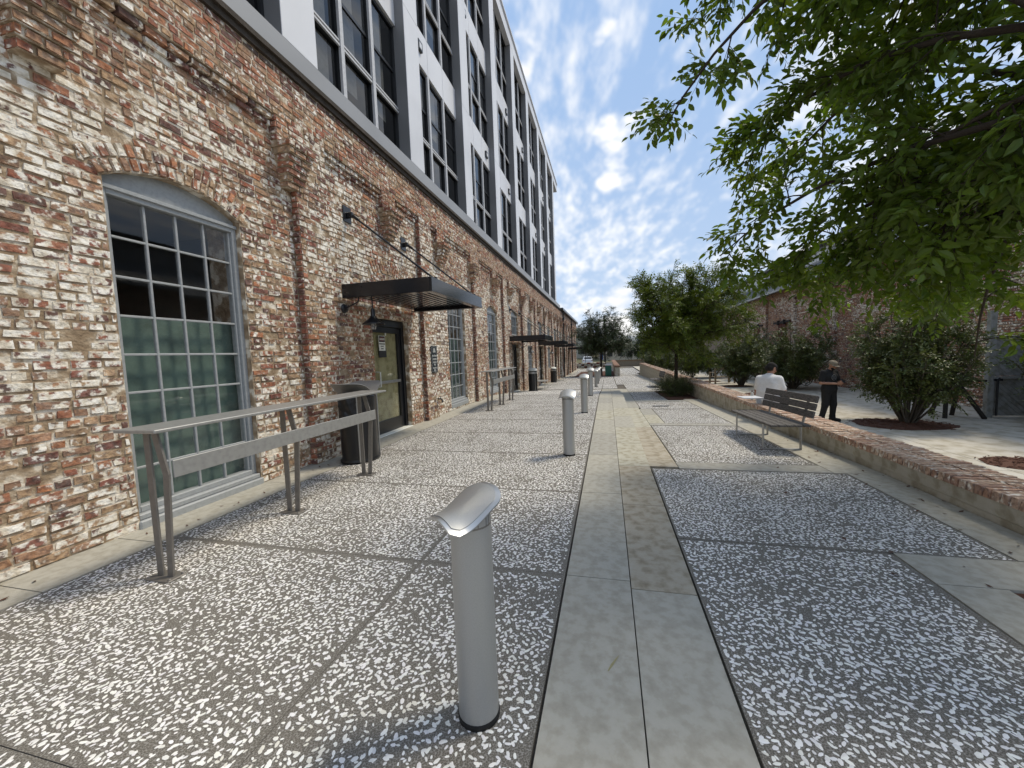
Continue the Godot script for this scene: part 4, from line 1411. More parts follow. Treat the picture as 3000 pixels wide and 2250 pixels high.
func make_can(at: Vector3, label: String, folded: bool, grow := 1.0) -> void:
	var o := thing("litter_bin", label, "bin", at, 0.0, "black litter bins along the warehouse")
	o.scale = Vector3.ONE * grow
	var m := MB.new()
	m.lathe([Vector2(0.0, 0.0), Vector2(0.235, 0.0), Vector2(0.24, 0.03), Vector2(0.215, 0.05), Vector2(0.225, 0.80), Vector2(0.215, 0.82)], Vector3.ZERO, 28, 0.95, 1.15)
	part("body", m, mats.black_plastic, o)
	m = MB.new()
	for a in [0.9, -0.9]:
		var u := Vector3(cos(a) * 0.225, 0, sin(a) * 0.27)
		m.tube([u + Vector3(0, 0.02, 0), u + Vector3(0, 0.83, 0)], [0.010, 0.010], 6)
	part("seam_strip", m, mats.steel_grey, o)
	if folded:
		for s in [-1.0, 1.0]:
			var rows := []
			for i in 9:
				var r := []
				var t := i / 8.0
				for j in 9:
					var q := -1.0 + 2.0 * j / 8.0
					var half := 0.25 * sqrt(maxf(0.02, 1.0 - pow(maxf(t - 0.25, 0.0) / 0.75, 2.0) * 0.96))
					r.append(Vector3(q * half, 0.845 + 0.145 * sin(t * PI * 0.56), s * (0.02 + 0.29 * t)))
				if s < 0: r.reverse()
				rows.append(r)
			rows.reverse()
			m = MB.new()
			m.surf(rows, 0.006)
			part("lid_wing", m, mats.steel_grey, o)
		m = MB.new()
		m.tube([Vector3(-0.2, 0.80, -0.03), Vector3(0.2, 0.80, -0.03)], [0.05, 0.05], 8)
		part("hinge", m, mats.black_plastic, o)
		m = MB.new()
		var rows := []
		for i in 6:
			var r := []
			for j in 10:
				var a := 0.2 + 1.7 * j / 9.0
				var f := 0.016 * sin(j * 2.1 + i) + 0.008 * sin(i * 3.0 + j)
				r.append(Vector3(cos(a) * (0.222 + f), 0.82 - 0.05 * i - 0.02 * sin(j * 1.7), sin(a) * (0.268 + f)))
			rows.append(r)
		rows.reverse()
		m.surf(rows, 0.002)
		part("bin_liner", m, mats.black_plastic, o)
	else:
		m = MB.new()
		m.lathe([Vector2(0.226, 0.82), Vector2(0.23, 0.86), Vector2(0.226, 0.90)], Vector3.ZERO, 24, 0.95, 1.15)
		part("rim", m, mats.steel_grey, o)
		m = MB.new()
		m.lathe([Vector2(0.19, 0.88), Vector2(0.19, 0.96)], Vector3.ZERO, 20, 0.95, 1.15)
		part("mouth", m, mats.black_plastic, o)
		m = MB.new()
		m.lathe([Vector2(0.235, 0.955), Vector2(0.225, 1.02), Vector2(0.15, 1.07), Vector2(0.0, 1.085)], Vector3.ZERO, 24, 0.95, 1.15)
		part("dome_lid", m, mats.sign_white, o)

func loop_leg(m: MB, x0: float, x1: float, z: float, top: float, w := 0.028, th := 0.012) -> void:  # flat bar bent into a U under a seat
	m.bev(Vector3(x0, 0, z - w), Vector3(x0 + th, top, z + w), 0.003)
	m.bev(Vector3(x0 + th, 0, z - w), Vector3(x1 - th, th, z + w), 0.003)
	m.bev(Vector3(x1 - th, 0, z - w), Vector3(x1, top, z + w), 0.003)

func make_bench(at: Vector3, turn: float, label: String, near: bool, tilt := 0.0) -> void:
	var o := thing("park_bench", label, "bench", at, turn, "grey slatted benches along the low wall")
	o.rotation.x = tilt
	var len := 1.75
	for k in 5:
		var m := MB.new()
		var x := -0.215 + k * 0.098
		m.bev(Vector3(x, 0.365, -len / 2), Vector3(x + 0.088, 0.393, len / 2), 0.006)
		part("seat_slat", m, mats.grey_wood, o)
	var lean := Transform3D(Basis(Vector3.BACK, -0.22), Vector3(0.27, 0.42, 0))
	for k in 3:
		var m := MB.new()
		m.bev(Vector3(-0.015, 0.06 + k * 0.105, -len / 2 + 0.02), Vector3(0.018, 0.155 + k * 0.105, len / 2 - 0.02), 0.006, lean)
		part("back_slat", m, mats.grey_wood, o)
	for z in [-len / 2 + 0.28, len / 2 - 0.30]:
		var m := MB.new()
		loop_leg(m, -0.21, 0.27, z, 0.365)
		m.bev(Vector3(-0.198, 0.352, z - 0.028), Vector3(0.258, 0.364, z + 0.028), 0.003)
		part("leg_frame", m, mats.steel_grey, o)
		m = MB.new()
		m.bev(Vector3(0.019, -0.08, -0.028), Vector3(0.033, 0.36, 0.028), 0.003, lean.translated_local(Vector3(0, 0, z)))
		part("back_bracket", m, mats.steel_grey, o)
	if near:
		var m := MB.new()
		m.bev(Vector3(-0.02, 0.585, -len / 2 - 0.36), Vector3(0.30, 0.603, -len / 2 + 0.04), 0.005)
		m.bev(Vector3(0.19, 0.50, -len / 2 - 0.02), Vector3(0.26, 0.585, -len / 2 + 0.03), 0.004)
		part("side_shelf", m, mats.panel_white, o)

func make_patio_seats() -> void:
	var y := terrace(-20.2)
	var o := thing("side_table", "low grey metal table beside the farther pair of bins", "table", Vector3(-3.40, y, -20.3))
	var m := MB.new()
	m.bev(Vector3(-0.28, 0.42, -0.62), Vector3(0.28, 0.445, 0.62), 0.005)
	part("table_top", m, mats.steel_grey, o)
	for z in [-0.52, 0.52]:
		m = MB.new()
		loop_leg(m, -0.26, 0.26, z, 0.42, 0.016, 0.016)
		part("leg_frame", m, mats.steel_grey, o)
	y = terrace(-29.0)
	o = thing("patio_chair", "grey mesh patio chair beside the farthest litter bin", "chair", Vector3(-3.50, y, -29.2), -PI / 2.0)
	m = MB.new()
	m.bev(Vector3(-0.28, 0.42, -0.28), Vector3(0.28, 0.45, 0.28), 0.006)
	part("seat", m, mats.steel_grey, o)
	m = MB.new()
	m.bev(Vector3(-0.28, 0.47, -0.02), Vector3(0.28, 1.12, 0.01), 0.006, Transform3D(Basis(Vector3.RIGHT, 0.1), Vector3(0, 0, -0.28)).translated(Vector3(0, 0, 0.0)))
	part("backrest", m, mats.steel_grey, o)
	for s in [-1, 1]:
		m = MB.new()
		m.tube([Vector3(s * 0.27, 0.0, 0.26), Vector3(s * 0.27, 0.62, 0.27), Vector3(s * 0.27, 0.62, -0.28), Vector3(s * 0.27, 0.0, -0.26), Vector3(s * 0.27, 0.0, 0.26)], [0.014, 0.014, 0.014, 0.014, 0.014], 6)
		part("leg_frame", m, mats.steel_grey, o)

# ------------------------------------------------------------------ low wall between walk and plaza
func make_low_wall() -> void:
	var w := thing("low_wall", "low board-marked concrete wall with a brick coping along the plaza", "wall")
	rng.seed = 5
	var x0 := 2.915; var x1 := 3.375
	var zs := [3.0, 0.4, -2.6, -5.6, -8.6, -11.6, -14.6, -18.0, -21.0, -24.0, -27.0, -30.0, -33.0, -36.0, -38.4]
	for k in zs.size() - 1:
		for b in 4:
			# each shuttering board left its own band, a few millimetres apart
			var m := MB.new()
			var ya := -0.98 if b == 0 else 0.175 - 0.118 * (4 - b)
			var yb := 0.175 - 0.118 * (3 - b)
			var d := rng.randf_range(-0.003, 0.003)
			m.box(Vector3(x0 + d, ya + 0.002, zs[k + 1] + 0.003), Vector3(x1, yb - 0.002, zs[k] - 0.003))
			part("concrete_panel", m, mats.wall_concrete, w)
	var m2 := MB.new()
	m2.box(Vector3(x0 + 0.01, -0.98, -38.38), Vector3(x1 - 0.01, 0.17, 2.9))
	m2.box(Vector3(x0 + 0.012, 0.17, -38.38), Vector3(x1 + 0.01, 0.236, 2.9))
	part("mortar", m2, mats.mortar_dark, w)
	# brick on edge coping
	var z := 2.9
	while z > -38.3:
		var t := rng.randf_range(0.058, 0.066)
		var lens := [0.235, 0.225]
		var x := x0 - 0.012
		for q in 2:
			var l: float = lens[q] + rng.randf_range(-0.006, 0.006)
			lay(Transform3D(Basis(Vector3(0, 0, -1), Vector3(-1, 0, 0), Vector3(0, 1, 0)), Vector3(x + l / 2.0, 0.176, z - t / 2.0)), Vector3(t, l, 0.074 + rng.randf_range(-0.003, 0.004)), 0.34, Vector2(z * 0.3, z))
			x += l + 0.008
		z -= t + 0.010
	commit_low_wall(w)

func commit_low_wall(w: Node3D) -> void:
	var order := []
	for i in bricks.size():
		var p: Vector3 = bricks[i][0].origin
		order.append([p.distance_to(EYE) + (100.0 if p.z > -3.0 else 0.0), i])
	order.sort_custom(func(a, b): return a[0] < b[0])
	var mbs := [MB.new(), MB.new(), MB.new(), MB.new()]
	for k in order.size():
		var b: Array = bricks[order[k][1]]
		b[3] = 0
		var tone: Color = [Color(0.50, 0.345, 0.25), Color(0.56, 0.42, 0.315), Color(0.44, 0.26, 0.175), Color(0.54, 0.385, 0.285)][b[5] % 4]
		b[2] = Color(tone.r, tone.g, tone.b) * (0.8 + 0.4 * float(b[5] % 97) / 97.0)
		if k < 300:
			var mb := MB.new()
			brick_shape(mb, Transform3D(), b[1], b[2], b[4], b[5])
			inst("coping_brick", mb.mesh(), mats["brick_%d" % b[3]], w, b[0])
		else: brick_shape(mbs[b[3]], b[0], b[1], b[2], b[4], b[5])
	var am := ArrayMesh.new()
	for k in 4:
		mbs[k].add_to(am)
		if mbs[k].ix.size(): am.surface_set_material(am.get_surface_count() - 1, mats["brick_%d" % k])
	var o := MeshInstance3D.new()
	o.mesh = am
	o.name = "coping"
	w.add_child(o, true)
	o.set_meta("kind", "stuff")
	bricks.clear()

# ------------------------------------------------------------------ brick shed across the plaza
func make_shed() -> void:
	var w := thing("brick_shed", "old brick shed with grey metal roof and clerestory across the plaza", "building")
	rng.seed = 8
	var X := 11.2
	var za := -9.0; var zb := -55.0
	var m := MB.new()
	m.box(Vector3(X + 0.02, -1.0, zb), Vector3(X + 0.5, 5.0, za))
	m.box(Vector3(X + 0.5, -1.0, zb), Vector3(24, 5.0, zb + 0.4))
	part("mortar", m, mats.mortar_dark, w)
	var to := Basis(Vector3(0, 0, 1), Vector3(0, 1, 0), Vector3(-1, 0, 0))
	var y := PLAZA
	while y < 4.95:
		var z := za
		while z > -42.0:
			var l := rng.randf_range(0.2, 0.23)
			var mid := z - l / 2.0
			var shut := false
			for s in [-29.3, -33.8]:
				if absf(mid - s) < 0.62 and y > 1.58 and y < 2.85: shut = true
			if not shut: lay(Transform3D(to, Vector3(X + 0.025, y + COURSE / 2.0, mid)), Vector3(l - 0.012, COURSE - 0.013, 0.028 + rng.randf_range(0.0, 0.005)), 0.45, Vector2(y, z * 0.6))
			z -= l
		y += COURSE
	for z in [-12.5, -18.0, -23.0, -27.3, -31.7, -36.2, -40.5]:   # piers
		var yy := PLAZA
		while yy < 4.6:
			for q in 2: lay(Transform3D(to, Vector3(X, yy + COURSE / 2.0, z - 0.11 - q * 0.22)), Vector3(0.208, COURSE - 0.013, 0.13), 0.2, Vector2(yy, z))
			yy += COURSE
	commit_bricks(w, 0, EYE)
	for s in [-29.3, -33.8]:
		m = MB.new()
		m.bev(Vector3(X - 0.05, 1.60, s - 0.55), Vector3(X + 0.04, 2.82, s - 0.01), 0.01)
		m.bev(Vector3(X - 0.05, 1.60, s + 0.01), Vector3(X + 0.04, 2.82, s + 0.55), 0.01)
		for k in 4: m.box(Vector3(X - 0.065, 1.75 + k * 0.28, s - 0.52), Vector3(X - 0.05, 1.78 + k * 0.28, s + 0.52))
		part("shutter", m, mats.rust, w)
		m = MB.new()
		m.bev(Vector3(X - 0.10, 2.86, s - 1.25), Vector3(X - 0.04, 2.98, s + 1.25), 0.008)
		for q in [-0.45, 0.45]: m.bev(Vector3(X - 0.16, 2.76, s + q - 0.07), Vector3(X - 0.03, 3.06, s + q + 0.07), 0.01)
		part("slide_rail", m, mats.dark_wood, w)
	m = MB.new()
	m.bev(Vector3(X - 0.9, 1.36, -40.0), Vector3(X, 1.52, -28.0), 0.01)
	part("dock_ledge", m, mats.plaza_concrete, w)
	# roof: slope from the eave to the clerestory, then the clerestory wall and its roof
	var slope := 0.645
	m = MB.new()
	var e0 := Vector3(10.75, 4.95, 0)
	var e1 := Vector3(13.4, 4.95 + 2.65 * slope, 0)
	var n := 92
	for k in n:   # standing seams
		var a := lerpf(za + 0.3, zb - 0.3, k / float(n)); var b := lerpf(za + 0.3, zb - 0.3, (k + 1) / float(n))
		m.quad(e0 + Vector3(0, 0, a), e0 + Vector3(0, 0, b), e1 + Vector3(0, 0, b), e1 + Vector3(0, 0, a))
		m.box(Vector3(0, 0, -0.015), Vector3(2.65 * sqrt(1.0 + slope * slope), 0.035, 0.015), Transform3D(Basis(Vector3.BACK, atan(slope)), e0 + Vector3(0, 0.0, a)))
	m.quad(e0 + Vector3(0, -0.12, zb - 0.3), e0 + Vector3(0, -0.12, za + 0.3), e1 + Vector3(0, -0.12, za + 0.3), e1 + Vector3(0, -0.12, zb - 0.3))
	m.box(Vector3(10.6, 4.86, zb - 0.3), Vector3(10.76, 4.97, za + 0.3))
	part("roof", m, mats.roof_metal, w)
	m = MB.new()
	var y0 := e1.y; var y1 := y0 + 0.95
	m.box(Vector3(13.42, y0 - 0.3, zb), Vector3(13.6, y1, za))
	m.box(Vector3(13.6, y0 - 0.3, zb), Vector3(22, y1, zb + 0.3))
	part("clerestory_wall", m, mats.roof_metal, w)
	m = MB.new()
	m.box(Vector3(13.0, y1, zb - 0.35), Vector3(22, y1 + 0.12, za + 0.3))
	part("clerestory_roof", m, mats.dark_frame, w)
	var z := zb + 0.4
	var pane_mesh := MB.new()
	pane_mesh.box(Vector3(-0.02, 0.12, -0.46), Vector3(0.0, 0.80, 0.46))
	var pm := pane_mesh.mesh()
	while z < -22.0:
		inst("clerestory_pane", pm, mats.blind, w, Transform3D(Basis(), Vector3(13.41, y0, z)))
		z += 1.0
	m = MB.new()
	m.tube([Vector3(X - 0.25, 4.9, -35.6), Vector3(X - 0.25, 1.4, -35.6)], [0.09, 0.09], 8)
	part("downpipe", m, mats.dark_frame, w)
	# grey boarded enclosure against the shed
	var g := thing("timber_gate", "grey diagonal boarded timber gate beside the brick shed", "gate", Vector3(10.05, PLAZA, -13.42))
	m = MB.new()
	m.bev(Vector3(0.0, 0, -0.07), Vector3(0.14, 2.9, 0.07), 0.01)
	part("gate_post", m, mats.grey_board, g)
	for half in 2:
		var b0 := 0.04 + half * 1.09; var b1 := b0 + 1.02
		m = MB.new()
		m.box(Vector3(0.14, b0, -0.05), Vector3(1.9, b1, -0.03))
		part("gate_backing", m, mats.grey_board, g)
		m = MB.new()
		m.bev(Vector3(0.14, b1 - 0.01, -0.03), Vector3(1.9, b1 + 0.06, 0.05), 0.006)
		part("gate_rail", m, mats.grey_board, g)
		for k in 22:   # diagonal boards, clipped to the panel
			var poly := PackedVector2Array([Vector2(-1.2 + k * 0.14, 1.02), Vector2(-1.2 + k * 0.14 + 0.13, 1.02), Vector2(-1.2 + k * 0.14 + 1.15, 0.0), Vector2(-1.2 + k * 0.14 + 1.02, 0.0)])
			var cut := Geometry2D.intersect_polygons(poly, PackedVector2Array([Vector2(0, 0), Vector2(1.76, 0), Vector2(1.76, 1.01), Vector2(0, 1.01)]))
			if cut.is_empty() or cut[0].size() < 3: continue
			var pts := []
			for p in cut[0]: pts.append(Vector3(0.14 + p.x, b0 + p.y, -0.03))
			var area := 0.0
			for i in pts.size(): area += pts[i].x * pts[(i + 1) % pts.size()].y - pts[(i + 1) % pts.size()].x * pts[i].y
			if area < 0: pts.reverse()
			m = MB.new()
			m.poly(pts, Vector3(0, 0, 0.022))
			part("gate_board", m, mats.grey_board, g)
	m = MB.new()
	m.tube([Vector3(0.20, 0.05, 0.08), Vector3(0.20, 1.05, 0.08), Vector3(0.24, 1.08, 0.08)], [0.022, 0.022, 0.022], 8)
	m.bev(Vector3(0.1, 1.0, 0.02), Vector3(0.32, 1.06, 0.07), 0.005)
	part("drop_bolt", m, mats.dark_frame, g)

# ------------------------------------------------------------------ plants
func spray_mesh(leaf: float, wide: float, count: int, length: float, sd: int) -> ArrayMesh:
	var r := RandomNumberGenerator.new()
	r.seed = sd
	var mb := MB.new()
	mb.col = Color(0.55, 0.40, 0.35)
	mb.tube([Vector3.ZERO, Vector3(r.randf_range(-0.02, 0.02), length * 0.5, 0.01), Vector3(0, length, 0)], [leaf * 0.03, leaf * 0.02, leaf * 0.01], 3, false)
	for k in count:
		var t := (k + 1.0) / count
		var p := Vector3(0, length * t, 0.008 * sin(t * 3.0))
		var side := 1.0 if k % 2 == 0 else -1.0
		var a := side * r.randf_range(0.65, 1.2) if k < count - 1 else r.randf_range(-0.2, 0.2)
		var l := leaf * r.randf_range(0.75, 1.15) * (1.0 if t < 0.9 else 0.9)
		var b := Basis(Vector3.BACK, -a) * Basis(Vector3.UP, r.randf_range(-0.7, 0.7)) * Basis(Vector3.RIGHT, r.randf_range(-0.55, 0.25))
		var g := r.randf_range(0.65, 1.4)
		mb.col = Color(g * r.randf_range(0.9, 1.15), g, g * 0.9)
		var w := l * wide
		var st := leaf * 0.12
		var q := func(x, y, z): return p + b * Vector3(x, y + st, z)
		var dip := l * 0.06
		var base = q.call(0, 0, 0); var tip = q.call(0, l, -dip * 2.0)
		var m1 = q.call(0, l * 0.33, 0); var m2 = q.call(0, l * 0.68, -dip * 0.5)
		var l1 = q.call(-w * 0.46, l * 0.30, dip); var l2 = q.call(-w * 0.38, l * 0.66, dip * 0.6)
		var r1 = q.call(w * 0.46, l * 0.30, dip); var r2 = q.call(w * 0.38, l * 0.66, dip * 0.6)
		mb.tri(base, m1, l1); mb.quad(m1, m2, l2, l1); mb.tri(m2, tip, l2)
		mb.tri(base, r1, m1); mb.quad(m1, r1, r2, m2); mb.tri(m2, r2, tip)
	return mb.mesh()

func along(path: Array, t: float) -> Array:  # point and direction on a polyline
	var f := t * (path.size() - 1)
	var i := clampi(int(f), 0, path.size() - 2)
	return [path[i].lerp(path[i + 1], f - i), (path[i + 1] - path[i]).normalized()]

func bend(a: Vector3, m: Vector3, b: Vector3, n := 7) -> Array:
	var out := []
	for k in n + 1:
		var t := k / float(n)
		out.append(a.lerp(m, t).lerp(m.lerp(b, t), t))
	return out

func rand_dir() -> Vector3:
	return Vector3(rng.randf_range(-1, 1), rng.randf_range(-1, 1), rng.randf_range(-1, 1)).normalized()

func foliage(o: Node3D, wood: MB, limbs: Array, p: Dictionary) -> void:
	var sprays: Array = p.sprays
	var lists := []
	var tints := []
	for s in sprays:
		lists.append([]); tints.append([])
	var all := []
	for limb in limbs:
		var path: Array = limb[0]
		var dens: float = limb[1]
		var subs := int(p.subs * dens)
		for s in subs:
			var t := lerpf(p.get("from", 0.3), 1.0, (s + rng.randf()) / subs)
			var pd := along(path, t)
			var dir: Vector3 = (pd[1] * 0.55 + rand_dir() * 0.9 + Vector3(0, p.get("lift", 0.05), 0)).normalized()
			var len: float = p.sub_len * (limb[2] if limb.size() > 2 else 1.0) * rng.randf_range(0.55, 1.15) * (1.15 - 0.45 * t)
			var e: Vector3 = pd[0] + dir * len + Vector3(0, -p.get("droop", 0.1) * len, 0)
			var sp := bend(pd[0], pd[0] + dir * len * 0.55 + Vector3(0, 0.05 * len, 0), e, 4)
			var w0: float = p.get("twig", 0.008)
			wood.tube(sp, [w0, w0 * 0.85, w0 * 0.7, w0 * 0.5, w0 * 0.3], 4, false)
			for q in p.per_sub:
				var u := lerpf(0.2, 1.0, (q + rng.randf()) / p.per_sub)
				var sd := along(sp, u)
				var y: Vector3 = (sd[1] * 0.7 + rand_dir() * 0.75 + Vector3(0, -0.15, 0)).normalized()
				var z: Vector3 = (Vector3(0, 1, 0) + rand_dir() * 0.55)
				z = (z - y * z.dot(y)).normalized()
				var sc: float = rng.randf_range(0.75, 1.2) * p.get("size", 1.0)
				all.append([Transform3D(Basis(y.cross(z), y, z) * sc, sd[0]), rng.randi() % sprays.size(), rng.randf_range(0.75, 1.25)])
	var singles: int = p.get("singles", 0)
	if singles > 0:
		for a in all:
			var v: Vector3 = a[0].origin - EYE
			var q := v.normalized().dot(Vector3(0.25, 0.16, -0.955))
			a.append(v.length() + (0.0 if q > 0.74 else 100.0))
		all.sort_custom(func(a, b): return a[3] < b[3])
	for i in all.size():
		var a: Array = all[i]
		if i < singles:
			inst("leaf_spray", sprays[a[1]], p.leaf, o, a[0])
		else:
			lists[a[1]].append(a[0])
			var g: float = a[2]
			tints[a[1]].append(Color(g * rng.randf_range(0.9, 1.12), g, g * rng.randf_range(0.8, 1.0)))
	for s in sprays.size(): scatter("crown", sprays[s], p.leaf, o, lists[s], tints[s])

func sprays_of(leaf: float, wide: float, count: int, length: float, sd: int) -> Array:
	var out := []
	for k in 4: out.append(spray_mesh(leaf, wide, count + k % 3 - 1, length * (0.9 + 0.1 * k), sd + k))
	return out

func make_near_tree() -> void:
	rng.seed = 404
	var base := Vector3(2.62, -0.02, -2.1)
	var o := thing("ash_tree", "large broad ash tree overhanging the walk with its trunk out of the picture", "tree")
	var wood := MB.new()
	var fork := Vector3(2.75, 2.1, -2.35)
	wood.tube(bend(base, Vector3(2.62, 1.1, -2.15), fork, 6), [0.16, 0.125, 0.115, 0.11, 0.105, 0.10, 0.095], 12, false)
	var top := Vector3(2.95, 4.6, -3.0)
	var lead := bend(fork, Vector3(2.75, 3.4, -2.6), top, 6)
	wood.tube(lead, [0.095, 0.085, 0.075, 0.065, 0.055, 0.045, 0.03], 10, false)
	var limbs := []
	# mid control, end, density
	for e in [[Vector3(1.35, 4.9, -3.9), Vector3(0.50, 3.45, -4.2), 0.55], [Vector3(1.7, 5.2, -3.8), Vector3(0.95, 4.75, -4.6), 0.7],
			[Vector3(1.9, 4.0, -3.6), Vector3(1.42, 3.35, -4.6), 1.1], [Vector3(2.0, 3.2, -4.0), Vector3(1.35, 2.55, -5.3), 0.9], [Vector3(2.2, 2.9, -4.2), Vector3(1.95, 2.35, -5.4), 1.0],
			[Vector3(3.4, 3.2, -4.6), Vector3(4.3, 2.5, -6.4), 1.2], [Vector3(3.0, 2.9, -4.0), Vector3(3.3, 2.25, -5.1), 1.0], [Vector3(3.5, 3.0, -5.0), Vector3(4.7, 2.1, -6.8), 1.1], [Vector3(2.5, 3.0, -3.8), Vector3(2.4, 2.5, -5.0), 1.0], [Vector3(3.6, 3.4, -3.6), Vector3(4.4, 2.7, -4.9), 1.0], [Vector3(2.6, 2.9, -4.4), Vector3(2.75, 2.2, -5.9), 1.1], [Vector3(3.0, 2.8, -4.2), Vector3(3.6, 2.0, -5.7), 1.0], [Vector3(3.2, 2.9, -4.3), Vector3(3.75, 1.25, -5.15), 0.55],
			[Vector3(2.0, 5.6, -3.4), Vector3(1.3, 6.1, -4.6), 1.1], [Vector3(2.6, 5.6, -3.8), Vector3(2.2, 6.4, -5.2), 1.1], [Vector3(3.2, 5.8, -4.0), Vector3(3.3, 6.3, -5.4), 1.2],
			[Vector3(3.6, 5.2, -4.2), Vector3(4.5, 5.6, -5.6), 1.2], [Vector3(3.8, 4.4, -4.4), Vector3(4.9, 4.3, -6.0), 1.2], [Vector3(3.6, 3.6, -4.6), Vector3(4.6, 3.0, -6.2), 1.2],
			[Vector3(2.8, 4.3, -4.6), Vector3(3.0, 4.6, -6.4), 1.2], [Vector3(2.4, 3.9, -4.4), Vector3(2.1, 3.6, -6.0), 1.2], [Vector3(3.2, 3.6, -4.6), Vector3(3.8, 3.5, -6.5), 1.2],
			[Vector3(2.2, 3.9, -3.2), Vector3(1.9, 4.3, -4.3), 1.1], [Vector3(2.4, 3.0, -3.0), Vector3(2.15, 2.75, -3.75), 0.9], [Vector3(2.6, 2.7, -3.2), Vector3(2.75, 2.35, -4.2), 0.9],
			[Vector3(2.9, 3.2, -3.2), Vector3(3.2, 3.0, -4.6), 1.2], [Vector3(2.5, 4.6, -3.4), Vector3(2.5, 5.0, -4.8), 1.2], [Vector3(2.2, 4.6, -2.6), Vector3(1.75, 5.3, -3.2), 1.0],
			[Vector3(3.6, 4.2, -2.2), Vector3(4.9, 4.6, -2.4), 0.6], [Vector3(3.3, 4.6, -1.4), Vector3(3.9, 5.4, -0.4), 0.6], [Vector3(2.6, 4.6, -1.4), Vector3(2.4, 5.4, -0.3), 0.5], [Vector3(3.9, 3.6, -3.2), Vector3(5.0, 3.4, -4.0), 0.8]]:
		var st: Vector3 = along(lead, rng.randf_range(0.0, 0.85))[0] if e[1].y > 2.9 else along(lead, rng.randf_range(0.0, 0.35))[0]
		var path := bend(st, e[0], e[1], 8)
		wood.tube(path, [0.032, 0.028, 0.024, 0.021, 0.018, 0.015, 0.012, 0.009, 0.006], 7, false)
		limbs.append([path, e[2] * 0.58, 0.6 if e[1].x < 1.0 else (0.8 if e[1].x < 2.0 else 1.0)])
	foliage(o, wood, limbs, {"sprays": sprays_of(0.098, 0.46, 9, 0.26, 900), "leaf": mats.leaf_ash, "subs": 24, "sub_len": 0.66, "per_sub": 8, "singles": 260, "droop": 0.28, "from": 0.30, "twig": 0.007})
	part("trunk", wood, mats.bark, o)

func round_tree(called: String, label: String, at: Vector3, trunk: float, crown: Vector3, rad: Vector3, n: int, p: Dictionary, category := "tree", tw := 0.07) -> void:
	var o := thing(called, label, category, at)
	var wood := MB.new()
	var fork := Vector3(0.03, trunk, 0.02)
	wood.tube(bend(Vector3(0, -0.05, 0), Vector3(0.03, trunk * 0.5, 0), fork, 5), [tw * 1.4, tw * 1.1, tw, tw * 0.95, tw * 0.9, tw * 0.85], 10, false)
	var limbs := []
	for k in n:
		var d := rand_dir()
		var rr := pow(rng.randf(), 0.4)
		var e := crown + d * rad * lerpf(0.55, 1.0, rr)
		if e.y < trunk * 0.8: e.y = trunk * 0.8 + rng.randf() * 0.3
		var m := fork.lerp(e, 0.5) + Vector3(0, 0.25 * rad.y, 0)
		var path := bend(fork, m, e, 6)
		wood.tube(path, [tw * 0.45, tw * 0.38, tw * 0.32, tw * 0.26, tw * 0.2, tw * 0.14, tw * 0.08], 6, false)
		limbs.append([path, 1.0])
	foliage(o, wood, limbs, p)
	part("trunk", wood, mats.bark, o)

func shrub(called: String, label: String, at: Vector3, h: float, spread: float, stems: int, p: Dictionary, bark := "bark_pale") -> void:
	var o := thing(called, label, "shrub", at, 0.0, p.get("group", ""))
	var wood := MB.new()
	var limbs := []
	for k in stems:
		var a := TAU * k / stems + rng.randf_range(-0.3, 0.3)
		var out := spread * sqrt(rng.randf_range(0.02, 1.0))
		var hh := h * (rng.randf_range(0.62, 1.0) if rng.randf() > 0.18 else rng.randf_range(1.0, 1.22)) * (1.0 - 0.28 * pow(out / spread, 2.0))
		var e := Vector3(cos(a) * out, hh, sin(a) * out)
		var b := Vector3(cos(a), 0, sin(a)) * rng.randf_range(0.02, 0.12)
		var path := bend(b, Vector3(e.x * 0.62, hh * 0.45, e.z * 0.62), e, 6)
		var w := 0.018 * h / 2.0
		wood.tube(path, [w, w * 0.9, w * 0.8, w * 0.7, w * 0.5, w * 0.35, w * 0.2], 5, false)
		limbs.append([path, 1.0])
	foliage(o, wood, limbs, p)
	part("stems", wood, mats[bark], o)

func mulch_ring(at: Vector3, rx: float, rz: float, label: String) -> void:
	var m := MB.new()
	m.col = Color.WHITE
	var rows := []
	for i in 6:
		var r := []
		var t := i / 5.0
		for j in 29:
			var a := -TAU * j / 28.0
			var w := 1.0 + 0.06 * sin(a * 3.0 + at.x) + 0.03 * sin(a * 7.0)
			r.append(Vector3(cos(a) * rx * (1.0 - t) * w, 0.004 + 0.05 * sqrt(t) + (0.012 * sin(j * 2.3 + i * 1.9) if i else 0.0), sin(a) * rz * (1.0 - t) * w))
		rows.append(r)
	m.surf(rows)
	var o := thing("mulch_bed", label, "mulch bed", at, 0.0, "round mulch beds on the plaza")
	part("mulch", m, mats.mulch, o)
	var chip := MB.new()
	chip.box(Vector3(-0.035, 0, -0.007), Vector3(0.035, 0.008, 0.007))
	var pl := []
	for k in int(260 * rx * rz) + 60:
		var a := rng.randf() * TAU
		var q := sqrt(rng.randf()) * (1.02 if k % 6 else 1.22)
		pl.append(Transform3D(Basis(Vector3.UP, rng.randf() * TAU) * Basis(Vector3.RIGHT, rng.randf_range(-0.3, 0.3)) * rng.randf_range(0.6, 1.4), Vector3(cos(a) * rx * q, 0.014 + 0.05 * sqrt(maxf(0.0, 1.0 - q)), sin(a) * rz * q)))
	scatter("wood_chips", chip.mesh(), mats.mulch, o, pl)

